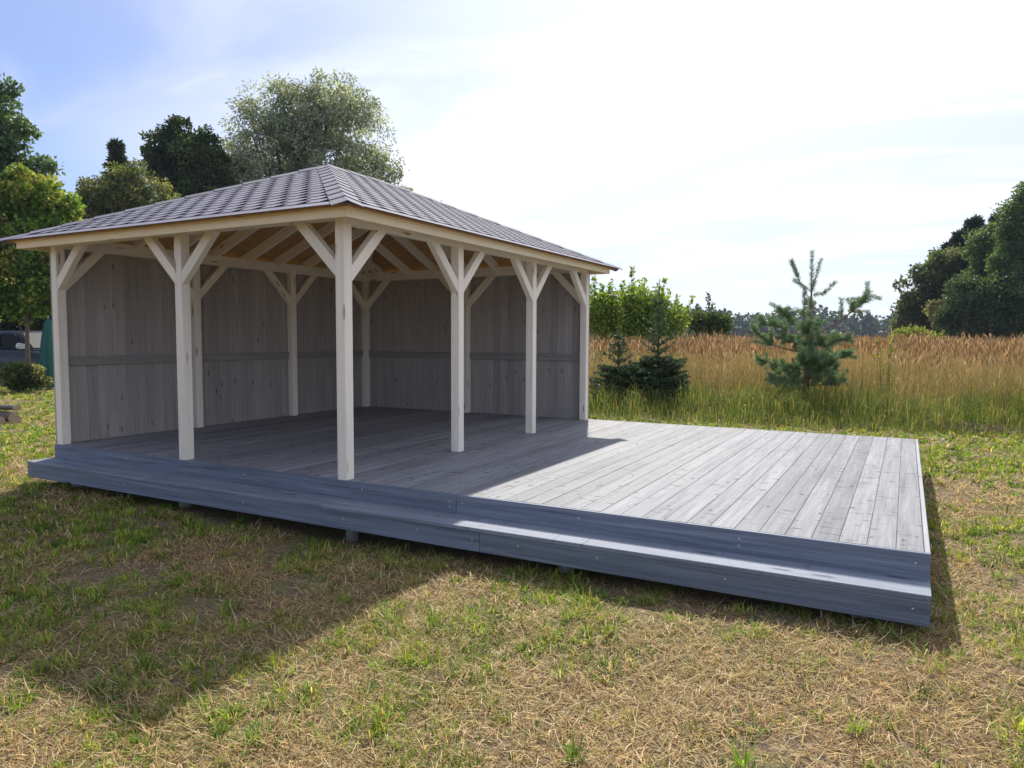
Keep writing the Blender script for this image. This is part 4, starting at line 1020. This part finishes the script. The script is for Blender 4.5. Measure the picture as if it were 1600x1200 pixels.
    V, Q, T, C = leaf_quads(P, 0.085 * rng.uniform(0.7, 1.25, n), 0.0072, pick([(0.19, 0.30, 0.15), (0.25, 0.37, 0.19), (0.15, 0.24, 0.12), (0.29, 0.40, 0.24)], n, 0.18), np.concatenate(Ds), 0.2)
    link('needles', mesh_np('needles', V, Q, T, C), M['needle'], root)
    V, Q, T, C = join(tb); link('trunk', mesh_np('trunk', V, Q, None, None, smooth=True), M['bark_pine'], root)
pine_sapling()

# far forest across the field: reads as one mass
parts = []
for i in range(420):
    u = rng.uniform(860, 1640); dep = rng.uniform(270, 330)
    b = at(u, 600, dep); b[2] = 0; h = rng.uniform(8.5, 13.0) * (1 + 0.15 * math.sin(u * 0.031)); rw = h * rng.uniform(0.14, 0.24); k_ = 80
    q = rng.random(k_); con = rng.random() < 0.6
    rad = rw * ((1 - q) ** 0.7 if con else np.sqrt(np.clip(1 - (2 * q - 1) ** 2, 0, 1)) * 1.3 + 0.1); a = rng.uniform(0, 6.283, k_)
    P = b + np.stack([np.cos(a) * rad, np.sin(a) * rad, 0.4 + q * h * 0.97], 1)
    parts.append(leaf_quads(P, 1.9 * rng.uniform(0.5, 1.3, k_), 1.3, pick([(0.05, 0.07, 0.05), (0.065, 0.09, 0.06)], k_, 0.15), None))
V, Q, T, C = join(parts)
tag(link('far_forest', mesh_np('far_forest', V, Q, T, C), M['needle']), 'distant bluish forest line across the meadow', 'forest', kind='stuff')

# ------------------------------------------------------------------ car at the left edge
M['paint'] = simple('dark_blue_car_paint', (0.012, 0.018, 0.028), 0.3, 0.0, 0.35)
M['glass'] = simple('dark_car_glass', (0.012, 0.018, 0.022), 0.6, 0.0, 0.12)
M['tyre'] = simple('tyre_rubber', (0.025, 0.025, 0.025), 0.85)
M['rim'] = simple('alloy_rim', (0.45, 0.46, 0.48), 0.35, 0.8)
M['mirror'] = simple('mirror_shell', (0.55, 0.60, 0.66), 0.15, 0.3)
M['lamp'] = simple('headlight_lens', (0.6, 0.62, 0.65), 0.1, 0.0, 0.7)
def car():
    p = at(34, 545, 23.0); fdir = RGT * 0.94 - _fw * 0.34; ang = math.atan2(fdir[1], fdir[0])
    left = np.array([-math.sin(ang), math.cos(ang), 0]); f3 = np.array([math.cos(ang), math.sin(ang), 0])
    org = p + f3 * (-0.98) + left * 1.0; org[2] = float(gz(org[0], org[1]))        # mirror stands 0.98 m ahead of the middle, on the near side
    root = tag(empty('car', org, ang), 'dark car parked by the hedge, mostly cut off by the left edge of the view', 'car')
    def loft(name, secs, mat, smooth=True):
        n = len(secs[0]); vs = [q for s in secs for q in s]
        fs = [[i * n + k, i * n + (k + 1) % n, (i + 1) * n + (k + 1) % n, (i + 1) * n + k] for i in range(len(secs) - 1) for k in range(n)]
        fs += [list(range(n - 1, -1, -1)), [(len(secs) - 1) * n + k for k in range(n)]]
        me = bpy.data.meshes.new(name); me.from_pydata([tuple(v) for v in vs], [], fs); me.update()
        for q in me.polygons: q.use_smooth = smooth and len(q.vertices) == 4
        return link(name, me, mat, root)
    def ring(x, hw, z0, z1, c=0.10):
        return [(x, -hw + c, z0), (x, hw - c, z0), (x, hw, z0 + c), (x, hw, z1 - c), (x, hw - c, z1), (x, -hw + c, z1), (x, -hw, z1 - c), (x, -hw, z0 + c)]
    loft('body', [ring(-2.2, 0.72, 0.45, 0.95), ring(-2.1, 0.86, 0.32, 1.12), ring(-1.0, 0.9, 0.28, 1.16), ring(0.9, 0.9, 0.28, 1.14), ring(1.3, 0.89, 0.28, 1.08), ring(1.95, 0.84, 0.30, 0.98), ring(2.2, 0.68, 0.38, 0.80)], M['paint'])
    loft('cabin', [ring(-2.05, 0.74, 1.05, 1.14, 0.03), ring(-1.75, 0.66, 1.05, 1.68, 0.09), ring(-0.2, 0.67, 1.05, 1.76, 0.09), ring(0.35, 0.66, 1.05, 1.70, 0.09), ring(1.12, 0.76, 1.05, 1.12, 0.03)], M['paint'])
    def pane(name, pts, mat=M['glass']):
        me = bpy.data.meshes.new(name); n = len(pts)
        nr = (Vector(pts[1]) - Vector(pts[0])).cross(Vector(pts[2]) - Vector(pts[0])).normalized() * 0.006
        me.from_pydata([tuple(Vector(q) + nr) for q in pts] + [tuple(Vector(q) - nr) for q in pts], [], [list(range(n)), list(range(2 * n - 1, n - 1, -1))] + [[i, (i + 1) % n, n + (i + 1) % n, n + i] for i in range(n)]); me.update()
        return link(name, me, mat, root)
    pane('windshield', [(1.04, -0.66, 1.20), (1.04, 0.66, 1.20), (0.42, 0.56, 1.68), (0.42, -0.56, 1.68)])
    for s in (-1, 1):
        pane('side_window', [(0.80, s * 0.742, 1.20), (-0.35, s * 0.70, 1.20), (-0.35, s * 0.69, 1.66), (0.25, s * 0.69, 1.64)])
        pane('side_window', [(-0.42, s * 0.70, 1.20), (-1.6, s * 0.70, 1.20), (-1.5, s * 0.68, 1.60), (-0.42, s * 0.69, 1.66)])
        m_ = loft('side_mirror', [[(0.93 + dx, s * (0.92 + a) , 1.18 + b_) for a, b_ in ((0, 0), (0.2, -0.01), (0.24, 0.05), (0.22, 0.15), (0.17, 0.18), (0.02, 0.15))] for dx in (0.0, 0.07, 0.12)], M['mirror'])
        pane('headlight', [(2.06, s * 0.55, 0.72), (2.0, s * 0.82, 0.74), (1.96, s * 0.83, 0.90), (2.10, s * 0.52, 0.86)], M['lamp'])
        for xw in (1.35, -1.3):
            n = 20; vs = []
            for (r_, yy) in ((0.20, 0.70), (0.31, 0.70), (0.34, 0.74), (0.34, 0.88), (0.31, 0.915), (0.20, 0.915)):
                vs += [(xw + r_ * math.cos(q), s * yy, 0.34 + r_ * math.sin(q)) for q in np.linspace(0, 2 * math.pi, n + 1)[:-1]]
            fs = [[i * n + k, i * n + (k + 1) % n, (i + 1) * n + (k + 1) % n, (i + 1) * n + k] for i in range(5) for k in range(n)]
            me = bpy.data.meshes.new('wheel'); me.from_pydata(vs, [], fs); me.update(); w_ = link('wheel', me, M['tyre'], root)
            vs = [(xw, s * 0.90, 0.34)] + [(xw + 0.205 * math.cos(q), s * 0.905, 0.34 + 0.205 * math.sin(q)) for q in np.linspace(0, 2 * math.pi, n + 1)[:-1]]
            me = bpy.data.meshes.new('rim'); me.from_pydata(vs, [], [[0, 1 + k, 1 + (k + 1) % n] for k in range(n)]); me.update(); link('rim', me, M['rim'], w_)
car()

# ------------------------------------------------------------------ old timbers on the lawn, left
def log(name, label, a, b, ra, rb, seed, flat=1.0):
    a, b = np.asarray(a), np.asarray(b); r_ = np.random.default_rng(seed); n = 14; m_ = 12
    ax = b - a; L = np.linalg.norm(ax); ax = ax / L; s = np.cross([0, 0, 1], ax); s /= np.linalg.norm(s); u = np.cross(ax, s)
    prof = 1 + 0.12 * r_.standard_normal(n); vs = []
    for i in range(m_):
        f = i / (m_ - 1); rr = ra + (rb - ra) * f
        for k in range(n):
            q = 2 * math.pi * k / n; w = rr * prof[k] * (1 + 0.05 * r_.standard_normal())
            vs.append(ax * L * f + s * math.cos(q) * w + u * math.sin(q) * w * flat)
    fs = [[i * n + k, i * n + (k + 1) % n, (i + 1) * n + (k + 1) % n, (i + 1) * n + k] for i in range(m_ - 1) for k in range(n)]
    # local X along the log for the grain
    mt = frame(ax, s, u, a); inv = mt.inverted()
    me = bpy.data.meshes.new(name); me.from_pydata([inv @ Vector(v + a) for v in vs], [], fs); me.update(); me.materials.append(M['log'])
    root = tag(empty(name, a), label, 'log', 'old timbers on the lawn')
    lc = Matrix.Translation(-Vector(a))
    link('bark', me, None, root, lc @ mt)
    for i, sg in ((0, -1), (m_ - 1, 1)):
        ring_ = [inv @ Vector(vs[i * n + k] + a) for k in range(n)]; c = sum(ring_, Vector()) / n + Vector((sg * 0.004, 0, 0))
        e = bpy.data.meshes.new('cut_end'); e.from_pydata([c] + ring_, [], [[0, 1 + k, 1 + (k + 1) % n] for k in range(n)]); e.update()
        link('cut_end', e, M['log_end'], root, lc @ mt)
pA = at(-150, 640, 14.2); pB = at(22, 652, 13.0); pA[2] = 0.11; pB[2] = 0.11
log('log', 'thick old log with a pale sawn end lying under the flat timber', pA, pB, 0.12, 0.115, 3)
pA2 = at(-150, 640, 14.0); pB2 = at(26, 640, 13.05); pA2[2] = 0.30; pB2[2] = 0.285
log('timber', 'flat grey timber lying on top of the thick log', pA2, pB2, 0.09, 0.085, 4, 0.55)
pA3 = at(-150, 640, 13.6); pB3 = at(2, 652, 12.75); pA3[2] = 0.085; pB3[2] = 0.08
log('log', 'thin dark log in front of the thick sawn log', pA3, pB3, 0.08, 0.075, 5)

# ------------------------------------------------------------------ green cover standing by the hedge
def cover():
    base = ground_under(79, 21.6); root = tag(empty('garden_cover', base), 'dark green pleated cloth cover standing behind the left post', 'cover')
    m, n_, l, b, out = new_mat('green_cloth'); b.inputs['Base Color'].default_value = (0.012, 0.10, 0.085, 1); b.inputs['Roughness'].default_value = 0.8
    n = 40; vs = []; prof = [(0.26, 0.05), (0.25, 0.5), (0.22, 1.0), (0.17, 1.5), (0.10, 1.95), (0.03, 2.1)]
    for r_, z in prof:
        for k in range(n):
            q = 2 * math.pi * k / n; w = r_ * (1 + 0.13 * math.sin(q * 9) + 0.06 * math.sin(q * 4 + z * 2)); vs.append((w * math.cos(q), w * math.sin(q), z))
    fs = [[i * n + k, i * n + (k + 1) % n, (i + 1) * n + (k + 1) % n, (i + 1) * n + k] for i in range(len(prof) - 1) for k in range(n)] + [[(len(prof) - 1) * n + k for k in range(n)]]
    me = bpy.data.meshes.new('cloth'); me.from_pydata(vs, [], fs); me.update()
    for q in me.polygons: q.use_smooth = True
    link('cloth', me, m, root)
    V, Q, T, C = tube_arrays([(0, 0, -0.05), (0, 0, 2.16)], [0.02, 0.02], n=8); link('pole', mesh_np('pole', V, Q), M['pile'], root)
cover()

# ------------------------------------------------------------------ heap of dead stalks at the lawn's edge
parts = []
hb = at(1522, 676, 12.3); hb[2] = float(gz(hb[0], hb[1]))
for i in range(110):
    a = rng.uniform(0, 6.283); c = np.array([rng.normal(0, 0.28), rng.normal(0, 0.16), abs(rng.normal(0.05, 0.05))]); l_ = rng.uniform(0.15, 0.5)
    d = np.array([math.cos(a), math.sin(a), rng.normal(0, 0.2)]) * l_ / 2; k = np.array([0, 0, rng.uniform(0.0, 0.06)])
    pt = [c - d, c + k, c + d]
    for q in pt: q[2] = max(q[2], 0.01)
    parts.append(tube_arrays(pt, [0.006, 0.005, 0.003], n=4))
V, Q, T, C = join(parts)
M['dead'] = simple('dead_stalk', (0.16, 0.115, 0.08), 0.9, noise=0.4)
o = link('brush_heap', mesh_np('brush_heap', V, Q), M['dead']); o.location = hb
tag(o, 'heap of dead brown stalks at the edge of the tall grass', 'brush heap', kind='stuff')

# ------------------------------------------------------------------ thin summer haze over the fields
hz = bpy.data.meshes.new('haze')
bx = [(x, y, z) for x in (-420, 420) for y in (-60, 430) for z in (-1.2, 24)]
hz.from_pydata(bx, [], [[0, 1, 3, 2], [4, 6, 7, 5], [0, 4, 5, 1], [2, 3, 7, 6], [0, 2, 6, 4], [1, 5, 7, 3]]); hz.update()
hm = bpy.data.materials.new('haze'); hm.use_nodes = True; hn = hm.node_tree.nodes; hn.clear()
ho = hn.new('ShaderNodeOutputMaterial'); hv_ = hn.new('ShaderNodeVolumePrincipled')
hv_.inputs['Color'].default_value = (0.68, 0.82, 1.0, 1); hv_.inputs['Density'].default_value = 0.00033; hv_.inputs['Anisotropy'].default_value = 0.0
hm.node_tree.links.new(hv_.outputs[0], ho.inputs['Volume'])
tag(link('haze', hz, hm), 'thin bluish summer haze over the meadow', 'haze', kind='stuff')
